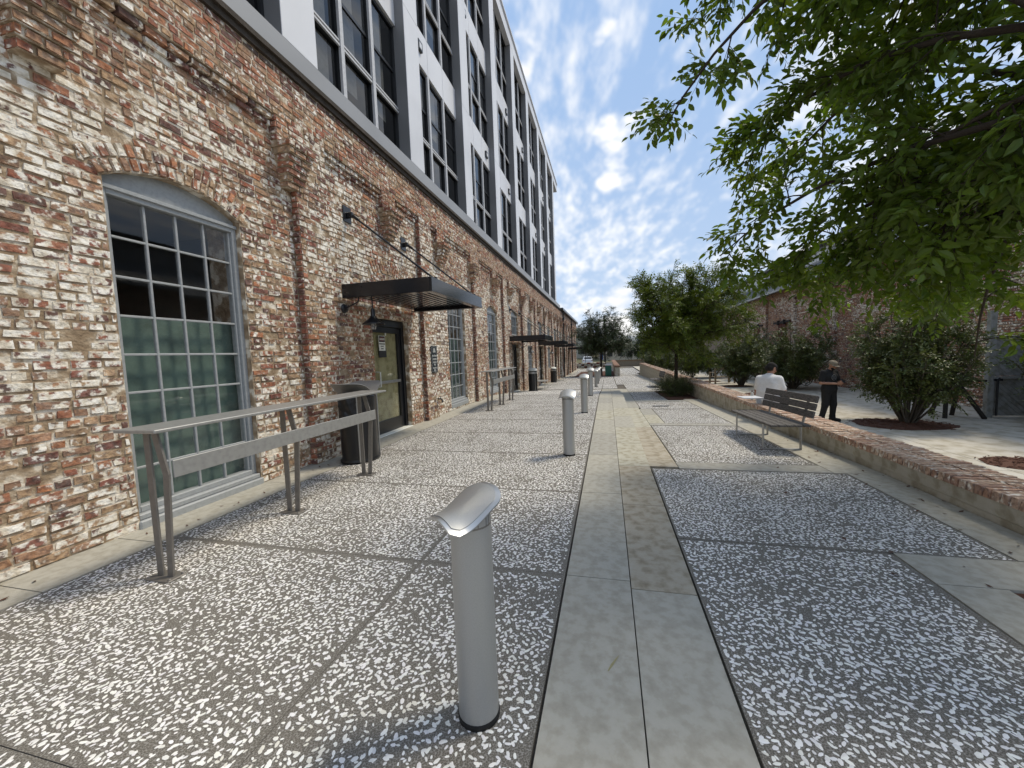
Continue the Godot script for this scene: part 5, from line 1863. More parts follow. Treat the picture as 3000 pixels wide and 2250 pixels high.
func make_plants() -> void:
	make_near_tree()
	# bare soil in the near tree pit
	var m := MB.new()
	m.box(Vector3(2.205, -0.05, -2.735), Vector3(2.905, -0.012, -1.685))
	structure("tree_pit_ground", m, mats.mulch)
	rng.seed = 77
	# tree in the planter beside the low wall
	var y := ramp(-16.2)
	m = MB.new()
	slab(m, 1.95, 2.9, -13.95, -17.38, 0.01, 0.1, 3)
	structure("planter_ground", m, mats.mulch)
	round_tree("elm_tree", "small spreading elm with layered crown beside the low wall", Vector3(2.55, y, -16.2), 1.55, Vector3(0.30, 2.95, 0), Vector3(2.55, 1.85, 2.3), 54, {"sprays": sprays_of(0.085, 0.42, 10, 0.26, 300), "leaf": mats.leaf_fine, "subs": 17, "sub_len": 0.7, "per_sub": 8, "size": 1.0, "droop": 0.1, "lift": 0.2, "from": 0.35})
	shrub("planter_shrub", "low dark green shrub filling the planter under the elm", Vector3(2.42, ramp(-15.0), -15.1), 0.55, 0.62, 26, {"sprays": sprays_of(0.06, 0.22, 9, 0.22, 340), "leaf": mats.leaf_shrub, "subs": 6, "sub_len": 0.25, "per_sub": 5, "from": 0.15, "lift": 0.35})
	shrub("planter_shrub", "second low shrub in the planter, farther from the walk", Vector3(2.45, ramp(-16.6), -16.6), 0.5, 0.6, 22, {"sprays": sprays_of(0.06, 0.22, 9, 0.22, 341), "leaf": mats.leaf_shrub, "subs": 6, "sub_len": 0.25, "per_sub": 5, "from": 0.15, "lift": 0.35})
	# dark round tree straight ahead, and trees far behind
	var far := {"sprays": sprays_of(0.11, 0.5, 8, 0.32, 500), "leaf": mats.leaf_dark, "subs": 13, "sub_len": 0.9, "per_sub": 7, "lift": 0.1}
	round_tree("dark_tree", "dark round-headed tree in the planter straight ahead", Vector3(-0.6, -0.86, -37.5), 2.2, Vector3(0.2, 4.1, 0), Vector3(2.9, 2.2, 2.6), 46, far, "tree", 0.10)
	var i := 0
	for e in [[Vector3(-9.0, -1, -82), 5.0, 8.5, "pale leafy tree far beyond the warehouse end"], [Vector3(10.0, -1, -62), 4.6, 7.0, "tall far tree behind the elm, beside the shed end"], [Vector3(5.5, -1, -68), 3.6, 5.0, "far low tree between the fence and the shed"], [Vector3(-3.0, -1, -105), 5.0, 8.0, "far tree behind the parked white car"], [Vector3(2.0, -1, -110), 5.5, 7.5, "far tree rising behind the dark round tree"], [Vector3(17.0, -1, -98), 6.0, 8.0, "far tree behind the shed roof end"]]:
		far.size = 2.2
		far.sub_len = 1.5
		round_tree("distant_tree", e[3], e[0], e[2] * 0.28, Vector3(0, e[2] * 0.62, 0), Vector3(e[1], e[2] * 0.38, e[1]), 22, far, "tree", 0.16)
		i += 1
	# plaza shrubs in mulch beds
	var sh := {"sprays": sprays_of(0.075, 0.5, 9, 0.22, 600), "leaf": mats.leaf_shrub, "subs": 19, "sub_len": 0.42, "per_sub": 5, "from": 0.36, "lift": 0.15, "group": "shrubs on the plaza"}
	mulch_ring(Vector3(7.45, PLAZA, -12.25), 1.05, 0.85, "wide mulch bed under the biggest plaza shrub")
	shrub("vase_shrub", "biggest plaza shrub, vase shaped with bare stems at its foot", Vector3(7.62, PLAZA, -12.3), 3.1, 1.25, 40, sh)
	mulch_ring(Vector3(6.95, PLAZA, -8.45), 0.6, 0.45, "mulch bed nearest the camera at the picture edge")
	sh.subs = 10
	shrub("vase_shrub", "leafy plaza shrub at the picture edge before the grey gate", Vector3(10.35, PLAZA, -11.3), 2.6, 1.2, 26, sh)
	mulch_ring(Vector3(10.35, PLAZA, -11.3), 0.8, 0.6, "mulch bed in front of the grey gate")
	for e in [[Vector3(7.0, PLAZA, -19.8), 0.95, 0.55, "thin mulch bed behind the seated man"], [Vector3(6.85, PLAZA, -23.8), 0.8, 0.5, "mulch bed under the dense dark shrub"], [Vector3(6.4, PLAZA, -27.4), 0.6, 0.4, "mulch bed before the wooden seat"], [Vector3(5.6, PLAZA, -30.5), 0.8, 0.5, "mulch bed under the olive toned shrub"], [Vector3(4.9, PLAZA, -34.5), 0.8, 0.5, "farthest mulch bed along the wall"]]:
		mulch_ring(e[0], e[1], e[2], e[3])
	sh.subs = 13
	sh.size = 1.3
	shrub("plaza_shrub", "dense dark shrub behind the seated man", Vector3(7.2, PLAZA, -24.0), 2.7, 1.1, 28, sh)
	shrub("plaza_shrub", "broad twiggy shrub between the two men", Vector3(8.9, PLAZA, -22.0), 2.7, 1.7, 34, sh)
	shrub("plaza_shrub", "olive shrub with visible stems left of the wooden seat", Vector3(5.9, PLAZA, -30.6), 2.2, 1.0, 22, sh)
	shrub("plaza_shrub", "shrub behind the wooden seat", Vector3(7.4, PLAZA, -31.0), 2.8, 1.3, 22, sh)
	shrub("plaza_shrub", "far shrub beside the low wall end", Vector3(5.0, PLAZA, -34.6), 2.0, 1.0, 18, sh)
	shrub("plaza_shrub", "shrub against the shed wall under the shutters", Vector3(9.6, PLAZA, -28.5), 3.0, 1.4, 24, sh)
	shrub("plaza_shrub", "far shrub under the elm branches", Vector3(4.6, PLAZA, -41.0), 2.2, 1.3, 18, sh)
	sh.size = 1.0

# ------------------------------------------------------------------ people
func sdf(bones: Array, cell: float, k: float) -> MB:
	var lo := Vector3.INF; var hi := -Vector3.INF
	for b in bones:
		var r := maxf(b[2], b[3]) + cell * 3.0
		lo = lo.min(b[0] - Vector3.ONE * r).min(b[1] - Vector3.ONE * r)
		hi = hi.max(b[0] + Vector3.ONE * r).max(b[1] + Vector3.ONE * r)
	var d := ((hi - lo) / cell).ceil()
	var nx := int(d.x) + 1; var ny := int(d.y) + 1; var nz := int(d.z) + 1
	var f := PackedFloat32Array()
	f.resize(nx * ny * nz)
	f.fill(1.0)
	for b in bones:
		var a: Vector3 = b[0]; var ba: Vector3 = b[1] - b[0]
		var l2 := maxf(ba.length_squared(), 1e-8)
		var r := maxf(b[2], b[3]) + cell * 2.5 + k
		var p0: Vector3 = ((b[0].min(b[1]) - Vector3.ONE * r - lo) / cell).floor()
		var p1: Vector3 = ((b[0].max(b[1]) + Vector3.ONE * r - lo) / cell).ceil()
		for iz in range(maxi(0, int(p0.z)), mini(nz, int(p1.z) + 1)):
			for iy in range(maxi(0, int(p0.y)), mini(ny, int(p1.y) + 1)):
				for ixx in range(maxi(0, int(p0.x)), mini(nx, int(p1.x) + 1)):
					var p := lo + Vector3(ixx, iy, iz) * cell
					var t := clampf((p - a).dot(ba) / l2, 0.0, 1.0)
					var dd := (p - a - ba * t).length() - lerpf(b[2], b[3], t)
					var at := ixx + nx * (iy + ny * iz)
					var o := f[at]
					var h := maxf(k - absf(o - dd), 0.0) / k
					f[at] = minf(o, dd) - h * h * k * 0.25
	var mb := MB.new()
	var ids := {}
	var offs := [0, 1, nx, nx + 1, nx * ny, nx * ny + 1, nx * ny + nx, nx * ny + nx + 1]
	for iz in nz - 1:
		for iy in ny - 1:
			for ixx in nx - 1:
				var at := ixx + nx * (iy + ny * iz)
				var neg := 0
				for q in 8:
					if f[at + offs[q]] < 0.0: neg += 1
				if neg == 0 or neg == 8: continue
				var s := Vector3(); var c := 0
				for e in [[0, 1], [2, 3], [4, 5], [6, 7], [0, 2], [1, 3], [4, 6], [5, 7], [0, 4], [1, 5], [2, 6], [3, 7]]:
					var va := f[at + offs[e[0]]]; var vb := f[at + offs[e[1]]]
					if (va < 0.0) == (vb < 0.0): continue
					var t := va / (va - vb)
					var pa := Vector3(e[0] & 1, (e[0] >> 1) & 1, e[0] >> 2); var pb := Vector3(e[1] & 1, (e[1] >> 1) & 1, e[1] >> 2)
					s += pa.lerp(pb, t); c += 1
				var g := Vector3(f[at + 1] - f[at] + f[at + offs[7]] - f[at + offs[6]], f[at + nx] - f[at] + f[at + offs[7]] - f[at + offs[5]], f[at + offs[4]] - f[at] + f[at + offs[7]] - f[at + offs[3]])
				ids[at] = mb.v.size()
				mb.v.append(lo + (Vector3(ixx, iy, iz) + s / c) * cell)
				mb.n.append(g.normalized())
				mb.c.append(Color.WHITE); mb.uv.append(Vector2.ZERO)
	for at in ids:
		var sx := [[1, nx, nx * ny], [nx, nx * ny, 1], [nx * ny, 1, nx]]
		for e in sx:
			# edge from this corner along e[0]; quad of the four cells round it
			var in0: bool = f[at] < 0.0
			var in1: bool = f[at + e[0]] < 0.0
			if in0 == in1: continue
			var a2: int = at - e[1]; var b2: int = at - e[1] - e[2]; var c2: int = at - e[2]
			if not (ids.has(a2) and ids.has(b2) and ids.has(c2)): continue
			var q := [ids[at], ids[a2], ids[b2], ids[c2]]
			if in0: mb.ix.append_array([q[0], q[2], q[1], q[0], q[3], q[2]])
			else: mb.ix.append_array([q[0], q[1], q[2], q[0], q[2], q[3]])
	return mb

func grow_by(bones: Array, by: float) -> Array:
	var out := []
	for b in bones: out.append([b[0], b[1], b[2] + by, b[3] + by])
	return out

func hand_bones(w: Vector3, fwd: Vector3, palm_out: Vector3, curl: float) -> Array:
	fwd = fwd.normalized()
	var side := fwd.cross(palm_out).normalized()
	var out := []
	var knuckle := w + fwd * 0.085
	for s in [-0.03, -0.01, 0.01, 0.03]: out.append([w + side * s * 0.6, knuckle + side * s, 0.014, 0.012])
	var ls := [0.062, 0.074, 0.070, 0.055]
	for q in 4:
		var s: float = [-0.03, -0.01, 0.01, 0.03][q]
		var a := knuckle + side * s
		var b: Vector3 = a + (fwd * cos(curl) + palm_out * sin(curl)) * ls[q] * 0.55
		var c: Vector3 = b + (fwd * cos(curl * 2.2) + palm_out * sin(curl * 2.2)) * ls[q] * 0.5
		out.append([a, b, 0.010, 0.009]); out.append([b, c, 0.009, 0.0075])
	var t0 := w + fwd * 0.02 - side * 0.03
	var t1 := t0 + (fwd * 0.5 - side * 0.75 + palm_out * 0.4).normalized() * 0.045
	out.append([t0, t1, 0.013, 0.011]); out.append([t1, t1 + (fwd * 0.9 + palm_out * 0.4).normalized() * 0.035, 0.011, 0.009])
	return out

func add_mb(a: MB, b: MB) -> void:
	var s := a.v.size()
	a.v.append_array(b.v); a.n.append_array(b.n); a.c.append_array(b.c); a.uv.append_array(b.uv)
	for i in b.ix: a.ix.append(i + s)

func head_bones(c: Vector3, fwd: Vector3) -> Array:  # c: middle of the head
	fwd = fwd.normalized()
	var right := fwd.cross(Vector3.UP).normalized()
	var up := right.cross(fwd)
	return [[c + up * 0.035 - fwd * 0.02, c + up * 0.03 + fwd * 0.005, 0.082, 0.080], [c - up * 0.04 + fwd * 0.02, c - up * 0.085 + fwd * 0.045, 0.058, 0.036],
		[c + fwd * 0.085 + up * 0.01, c + fwd * 0.108 - up * 0.022, 0.009, 0.014], [c + right * 0.078, c + right * 0.082 - up * 0.03, 0.014, 0.011], [c - right * 0.078, c - right * 0.082 - up * 0.03, 0.014, 0.011],
		[c + fwd * 0.078 + right * 0.03 + up * 0.032, c + fwd * 0.078 - right * 0.03 + up * 0.032, 0.014, 0.014], [c + fwd * 0.082 - up * 0.052 + right * 0.015, c + fwd * 0.082 - up * 0.052 - right * 0.015, 0.012, 0.012]]

func make_face(o: Node3D, c: Vector3, fwd: Vector3) -> void:
	fwd = fwd.normalized()
	var right := fwd.cross(Vector3.UP).normalized()
	var up := right.cross(fwd)
	for s in [-1.0, 1.0]:
		var m := MB.new()
		m.lathe([Vector2(0.0, -0.009), Vector2(0.008, -0.004), Vector2(0.008, 0.004), Vector2(0.0, 0.009)], c + fwd * 0.083 + right * 0.031 * s + up * 0.008, 8)
		part("eye", m, mats.hair, o)

func make_standing_man() -> void:
	var o := thing("person", "bearded person in black shirt and khaki cap standing and looking at a phone", "person", Vector3(6.0, PLAZA, -12.65), 0.42)
	var face := Vector3(0.12, -0.42, 0.9)
	var head := Vector3(0.02, 1.575, 0.07)
	var arms := []
	var eL := Vector3(0.285, 1.10, 0.02); var wL := Vector3(0.10, 1.10, 0.25)
	var eR := Vector3(-0.27, 1.10, 0.0); var wR := Vector3(-0.02, 1.08, 0.25)
	var sL := Vector3(0.185, 1.375, -0.01); var sR := Vector3(-0.185, 1.375, -0.01)
	var legs := [[Vector3(0.09, 0.90, 0.0), Vector3(0.12, 0.48, 0.03), 0.088, 0.058], [Vector3(0.12, 0.48, 0.03), Vector3(0.15, 0.09, -0.02), 0.056, 0.036], [Vector3(-0.09, 0.90, 0.0), Vector3(-0.14, 0.48, 0.02), 0.088, 0.058], [Vector3(-0.14, 0.48, 0.02), Vector3(-0.19, 0.09, -0.04), 0.056, 0.036]]
	var feet := [[Vector3(0.15, 0.055, -0.05), Vector3(0.19, 0.045, 0.14), 0.045, 0.038], [Vector3(-0.19, 0.055, -0.07), Vector3(-0.24, 0.045, 0.12), 0.045, 0.038]]
	var torso := [[Vector3(0.07, 0.94, 0.0), Vector3(-0.07, 0.94, 0.0), 0.125, 0.125], [Vector3(0.065, 1.08, 0.01), Vector3(-0.065, 1.08, 0.01), 0.12, 0.12], [Vector3(0.085, 1.26, 0.0), Vector3(-0.085, 1.26, 0.0), 0.12, 0.12], [sL, sR, 0.062, 0.062], [Vector3(0, 1.35, -0.005), Vector3(0, 1.42, 0.0), 0.085, 0.06]]
	var upper := [[sL, eL, 0.056, 0.042], [sR, eR, 0.056, 0.042]]
	var fore := [[eL, wL, 0.040, 0.026], [eR, wR, 0.040, 0.026]]
	var body := sdf(torso + upper + fore + legs + feet + [[Vector3(0, 1.40, 0.0), Vector3(0.01, 1.52, 0.035), 0.055, 0.05]], 0.016, 0.03)
	add_mb(body, sdf(head_bones(head, face), 0.007, 0.02))
	add_mb(body, sdf(hand_bones(wL, Vector3(-0.45, 0.15, 0.5), Vector3(-0.5, 0.3, -0.5), 0.55), 0.005, 0.008))
	add_mb(body, sdf(hand_bones(wR, Vector3(0.25, 0.2, 0.6), Vector3(0.6, 0.3, -0.3), 0.55), 0.005, 0.008))
	part("body", body, mats.skin, o)
	part("shirt", sdf(grow_by(torso.slice(1), 0.016) + [[Vector3(0.08, 0.93, 0.0), Vector3(-0.08, 0.93, 0.0), 0.138, 0.138], [sL, sL.lerp(eL, 0.72), 0.078, 0.074], [sR, sR.lerp(eR, 0.72), 0.078, 0.074]], 0.016, 0.03), mats.black_shirt, o)
	part("trousers", sdf(grow_by(legs, 0.026) + [[Vector3(0.07, 0.90, 0.0), Vector3(-0.07, 0.90, 0.0), 0.132, 0.132], [Vector3(0.15, 0.13, -0.02), Vector3(0.155, 0.07, -0.01), 0.072, 0.076], [Vector3(-0.19, 0.13, -0.04), Vector3(-0.195, 0.07, -0.03), 0.072, 0.076]], 0.016, 0.03), mats.black_trousers, o)
	for f in feet:
		part("shoe", sdf([[f[0], f[1], f[2] + 0.012, f[3] + 0.012], [f[0] + Vector3(0, -0.02, -0.02), f[1] + Vector3(0, -0.015, 0.0), 0.036, 0.034]], 0.012, 0.02), mats.rubber, o)
	var fw := face.normalized()
	var rt := fw.cross(Vector3.UP).normalized()
	var up := rt.cross(fw)
	part("beard", sdf([[head - up * 0.07 + fw * 0.055 + rt * 0.035, head - up * 0.07 + fw * 0.055 - rt * 0.035, 0.032, 0.032], [head - up * 0.095 + fw * 0.06, head - up * 0.115 + fw * 0.06, 0.035, 0.022]], 0.008, 0.02), mats.hair, o)
	var bs := Basis(rt, up, -fw)
	var m := MB.new()
	m.lathe([Vector2(0.104, 0.028), Vector2(0.106, 0.06), Vector2(0.098, 0.10), Vector2(0.068, 0.128), Vector2(0.0, 0.138)], head - fw * 0.008, 20, 0.92, 1.06, bs)
	var cap := part("cap", m, mats.khaki_cap, o)
	m = MB.new()
	var rows := []
	for i in 5:
		var r := []
		for j in 9:
			var a := PI * (j / 8.0) * 0.72 + PI * 0.14
			var rr := 0.095 + 0.085 * i / 4.0 * pow(sin(a), 1.4)
			r.append(head + rt * cos(a) * rr * 0.95 + fw * sin(a) * rr + up * (0.048 - 0.012 * i / 4.0 - 0.015 * absf(cos(a))))
		rows.append(r)
	m.surf(rows, 0.005)
	part("peak", m, mats.khaki_cap, cap)
	make_face(o, head, face)
	m = MB.new()   # faded round print on the chest
	var chest := []
	for q in 20:
		var a := TAU * q / 20.0
		chest.append(Vector3(cos(a) * 0.075, 1.245 + sin(a) * 0.075, 0.137 - 0.3 * pow(cos(a) * 0.075, 2.0)))
	m.tube(chest + [chest[0]], [0.005, 0.005, 0.005, 0.005, 0.005, 0.005, 0.005, 0.005, 0.005, 0.005, 0.005, 0.005, 0.005, 0.005, 0.005, 0.005, 0.005, 0.005, 0.005, 0.005, 0.005], 4)
	for q in 4: m.tube([Vector3(-0.05, 1.21 + q * 0.022, 0.138), Vector3(0.05, 1.21 + q * 0.022, 0.138)], [0.004, 0.004], 4)
	part("shirt_print", m, mats.roof_metal, o)
	var ph := thing("phone", "dark phone held by the standing person", "phone")
	ph.transform = o.transform * Transform3D(Basis(Vector3.RIGHT, -0.75), Vector3(0.05, 1.165, 0.335))
	m = MB.new()
	m.bev(Vector3(-0.037, -0.075, -0.005), Vector3(0.037, 0.075, 0.005), 0.004)
	part("case", m, mats.black_plastic, ph)
	m = MB.new()
	m.box(Vector3(-0.033, -0.069, 0.0052), Vector3(0.033, 0.069, 0.0058))
	part("screen", m, mats.dark_frame, ph)

func make_seated_man() -> void:
	var o := thing("person", "person in a white shirt sitting on the brick coping with back turned", "person", Vector3(3.17, 0.25, -8.95), 2.42)
	var face := Vector3(-0.55, -0.35, 0.8)
	var head := Vector3(-0.01, 0.715, 0.13)
	var sL := Vector3(0.175, 0.505, 0.06); var sR := Vector3(-0.175, 0.505, 0.06)
	var eL := Vector3(0.25, 0.25, 0.10); var eR := Vector3(-0.26, 0.25, 0.10)
	var wL := Vector3(0.08, 0.18, 0.30); var wR := Vector3(-0.10, 0.18, 0.30)
	var torso := [[Vector3(0.08, 0.11, 0.0), Vector3(-0.08, 0.11, 0.0), 0.125, 0.125], [Vector3(0.075, 0.25, 0.0), Vector3(-0.075, 0.25, 0.0), 0.118, 0.118], [Vector3(0.09, 0.40, 0.035), Vector3(-0.09, 0.40, 0.035), 0.116, 0.116], [sL, sR, 0.050, 0.050], [Vector3(0, 0.5, 0.05), Vector3(0, 0.57, 0.07), 0.085, 0.06]]
	var legs := [[Vector3(0.09, 0.09, 0.05), Vector3(0.14, 0.07, 0.46), 0.085, 0.06], [Vector3(0.14, 0.07, 0.46), Vector3(0.14, -0.34, 0.44), 0.058, 0.038], [Vector3(-0.09, 0.09, 0.05), Vector3(-0.14, 0.07, 0.46), 0.085, 0.06], [Vector3(-0.14, 0.07, 0.46), Vector3(-0.14, -0.34, 0.44), 0.058, 0.038]]
	var feet := [[Vector3(0.14, -0.38, 0.41), Vector3(0.15, -0.40, 0.60), 0.045, 0.038], [Vector3(-0.14, -0.38, 0.41), Vector3(-0.15, -0.40, 0.60), 0.045, 0.038]]
	var body := sdf(torso + [[sL, eL, 0.056, 0.042], [sR, eR, 0.056, 0.042], [eL, wL, 0.04, 0.027], [eR, wR, 0.04, 0.027], [Vector3(0, 0.55, 0.06), Vector3(-0.005, 0.65, 0.10), 0.056, 0.052]] + legs + feet, 0.016, 0.03)
	add_mb(body, sdf(head_bones(head, face), 0.007, 0.02))
	add_mb(body, sdf(hand_bones(wL, Vector3(-0.3, -0.1, 0.6), Vector3(0, -1, 0), 0.5), 0.005, 0.008))
	add_mb(body, sdf(hand_bones(wR, Vector3(0.3, -0.1, 0.6), Vector3(0, -1, 0), 0.5), 0.005, 0.008))
	part("body", body, mats.skin, o)
	part("shirt", sdf(grow_by(torso.slice(1), 0.013) + [[Vector3(0.09, 0.10, 0.0), Vector3(-0.09, 0.10, 0.0), 0.135, 0.135], [sL, sL.lerp(eL, 0.7), 0.064, 0.066], [sR, sR.lerp(eR, 0.7), 0.064, 0.066], [Vector3(0.07, 0.49, 0.05), Vector3(-0.07, 0.49, 0.05), 0.085, 0.085]], 0.013, 0.07), mats.white_shirt, o)
	part("trousers", sdf(grow_by(legs, 0.018) + [[Vector3(0.08, 0.10, 0.02), Vector3(-0.08, 0.10, 0.02), 0.12, 0.12]], 0.018, 0.03), mats.black_trousers, o)
	for f in feet: part("shoe", sdf([[f[0], f[1], f[2] + 0.012, f[3] + 0.012]], 0.014, 0.02), mats.rubber, o)
	var fw := face.normalized()
	var rt := fw.cross(Vector3.UP).normalized()
	var up := rt.cross(fw)
	part("hair", sdf([[head + up * 0.05 - fw * 0.02, head + up * 0.045 + fw * 0.02, 0.083, 0.078], [head - fw * 0.045 + rt * 0.03, head - fw * 0.045 - rt * 0.03, 0.062, 0.062]], 0.008, 0.02), mats.hair, o)
	make_face(o, head, face)
	var m := MB.new()
	for s in [-1.0, 1.0]:
		m.tube([head + rt * 0.087 * s + up * 0.012, head + fw * 0.095 + rt * 0.06 * s + up * 0.012], [0.003, 0.003], 4)
		m.lathe([Vector2(0.021, -0.002), Vector2(0.025, 0.0), Vector2(0.021, 0.002)], head + fw * 0.1 + rt * 0.033 * s + up * 0.006, 10, 1, 1, Basis(rt, fw, -up))
	part("spectacles", m, mats.dark_frame, o)

# ------------------------------------------------------------------ things on the plaza and far away
func make_plaza_things() -> void:
	var o := thing("drink_bottle", "small pale bottle standing on the brick coping beside the seated person", "bottle", Vector3(3.10, 0.252, -9.62))
	var m := MB.new()
	m.lathe([Vector2(0.0, 0.0), Vector2(0.032, 0.0), Vector2(0.034, 0.02), Vector2(0.034, 0.13), Vector2(0.014, 0.17), Vector2(0.013, 0.19)], Vector3.ZERO, 14)
	part("body", m, mats.sign_white, o)
	m = MB.new()
	m.lathe([Vector2(0.016, 0.185), Vector2(0.016, 0.21), Vector2(0.0, 0.212)], Vector3.ZERO, 10)
	part("cap", m, mats.rust, o)
	# wooden seat seen from behind
	o = thing("wooden_seat", "weathered wooden garden seat on the plaza beyond the wall", "bench", Vector3(6.75, PLAZA, -26.0), 0.35)
	for s in [-1, 1]:
		m = MB.new()
		m.bev(Vector3(s * 0.62 - 0.04, 0, -0.32), Vector3(s * 0.62 + 0.04, 0.66, -0.24), 0.008)
		part("leg", m, mats.tan_wood, o)
		m = MB.new()
		m.bev(Vector3(s * 0.62 - 0.04, 0, 0.22), Vector3(s * 0.62 + 0.04, 0.92, 0.30), 0.008)
		part("leg", m, mats.tan_wood, o)
		m = MB.new()
		m.bev(Vector3(s * 0.62 - 0.05, 0.66, -0.36), Vector3(s * 0.62 + 0.05, 0.70, 0.28), 0.008)
		part("armrest", m, mats.tan_wood, o)
	for k in 5:
		m = MB.new()
		m.bev(Vector3(-0.6, 0.40, -0.28 + k * 0.105), Vector3(0.6, 0.43, -0.19 + k * 0.105), 0.005)
		part("seat_slat", m, mats.tan_wood, o)
	m = MB.new()
	var rows := [[], []]
	for k in 13:
		var x := -0.64 + 1.28 * k / 12.0
		rows[0].append(Vector3(x, 0.84, 0.30)); rows[1].append(Vector3(x, 0.90 + 0.09 * cos(x / 0.64 * PI / 2), 0.30))
	m.surf(rows, 0.05)
	part("top_rail", m, mats.tan_wood, o)
	for k in 3:
		for s in [-1, 1]:
			m = MB.new()
			var c := -0.4 + k * 0.4
			m.tube([Vector3(c - s * 0.16, 0.46, 0.27), Vector3(c - s * 0.08, 0.62, 0.27), Vector3(c + s * 0.12, 0.86, 0.27)], [0.022, 0.022, 0.022], 6)
			part("back_lattice", m, mats.tan_wood, o)
	# bicycles leaning by the shrubs
	var bike := thing("bicycle", "black bicycle parked by the shrubs behind the standing person", "bicycle", Vector3(9.6, PLAZA, -23.4), 0.25, "bicycles by the shrubs")
	for x in [-0.53, 0.53]:
		m = MB.new()
		var ring := []
		var rr := []
		for q in 29:
			ring.append(Vector3(x + 0.33 * cos(TAU * q / 28.0), 0.345 + 0.33 * sin(TAU * q / 28.0), 0)); rr.append(0.017)
		m.tube(ring, rr, 6, false)
		var wh := part("wheel", m, mats.rubber, bike)
		m = MB.new()
		for q in 10: m.tube([Vector3(x, 0.345, 0), Vector3(x + 0.32 * cos(TAU * q / 10.0), 0.345 + 0.32 * sin(TAU * q / 10.0), 0)], [0.003, 0.002], 3, false)
		part("spokes", m, mats.steel_bright, wh)
	m = MB.new()
	var bb := Vector3(-0.08, 0.30, 0); var st := Vector3(-0.20, 0.80, 0); var hd := Vector3(0.36, 0.82, 0)
	for e in [[bb, st], [bb, hd + Vector3(0.02, -0.12, 0)], [st + Vector3(0.02, -0.08, 0), hd], [bb, Vector3(-0.53, 0.345, 0.04)], [st + Vector3(0.03, -0.1, 0), Vector3(-0.53, 0.345, -0.04)], [hd + Vector3(-0.02, 0.12, 0), Vector3(0.53, 0.345, 0)], [st, st + Vector3(-0.03, 0.12, 0)]]:
		m.tube([e[0], e[1]], [0.018, 0.018], 6)
	part("bike_frame", m, mats.black_paint, bike)
	m = MB.new()
	m.bev(Vector3(-0.34, 0.92, -0.07), Vector3(-0.10, 0.97, 0.07), 0.02)
	part("saddle", m, mats.rubber, bike)
	m = MB.new()
	m.tube([Vector3(0.26, 1.03, -0.28), Vector3(0.34, 1.0, -0.1), Vector3(0.34, 1.0, 0.1), Vector3(0.26, 1.03, 0.28)], [0.013, 0.013, 0.013, 0.013], 6)
	m.tube([hd, Vector3(0.34, 1.0, 0)], [0.015, 0.015], 6)
	part("handlebar", m, mats.black_paint, bike)
	m = MB.new()
	m.bev(Vector3(-0.62, 0.70, -0.12), Vector3(-0.28, 0.98, 0.12), 0.03)
	part("rear_basket", m, mats.black_plastic, bike)
	copy(bike, "second black bicycle, nearer the shed than the other one", Vector3(10.25, PLAZA, -24.6), 0.5)
	# dark timber frame
	o = thing("timber_trestle", "dark timber trestle with slanting legs beside the grey gate", "trestle", Vector3(9.45, PLAZA, -13.35))
	for e in [[Vector3(-0.42, 0, 0.15), Vector3(-0.30, 1.0, 0.0)], [Vector3(0.10, 0, -0.40), Vector3(0.04, 1.0, -0.1)], [Vector3(0.36, 0, 0.28), Vector3(-0.12, 1.0, 0.05)], [Vector3(-0.3, 0, -0.55), Vector3(-0.22, 1.0, -0.15)]]:
		m = MB.new()
		m.tube([e[0], e[1]], [0.055, 0.05], 5)
		part("leg", m, mats.dark_wood, o)
	m = MB.new()
	m.bev(Vector3(-0.65, 1.0, -0.35), Vector3(0.4, 1.06, 0.25), 0.01)
	part("top", m, mats.dark_wood, o)

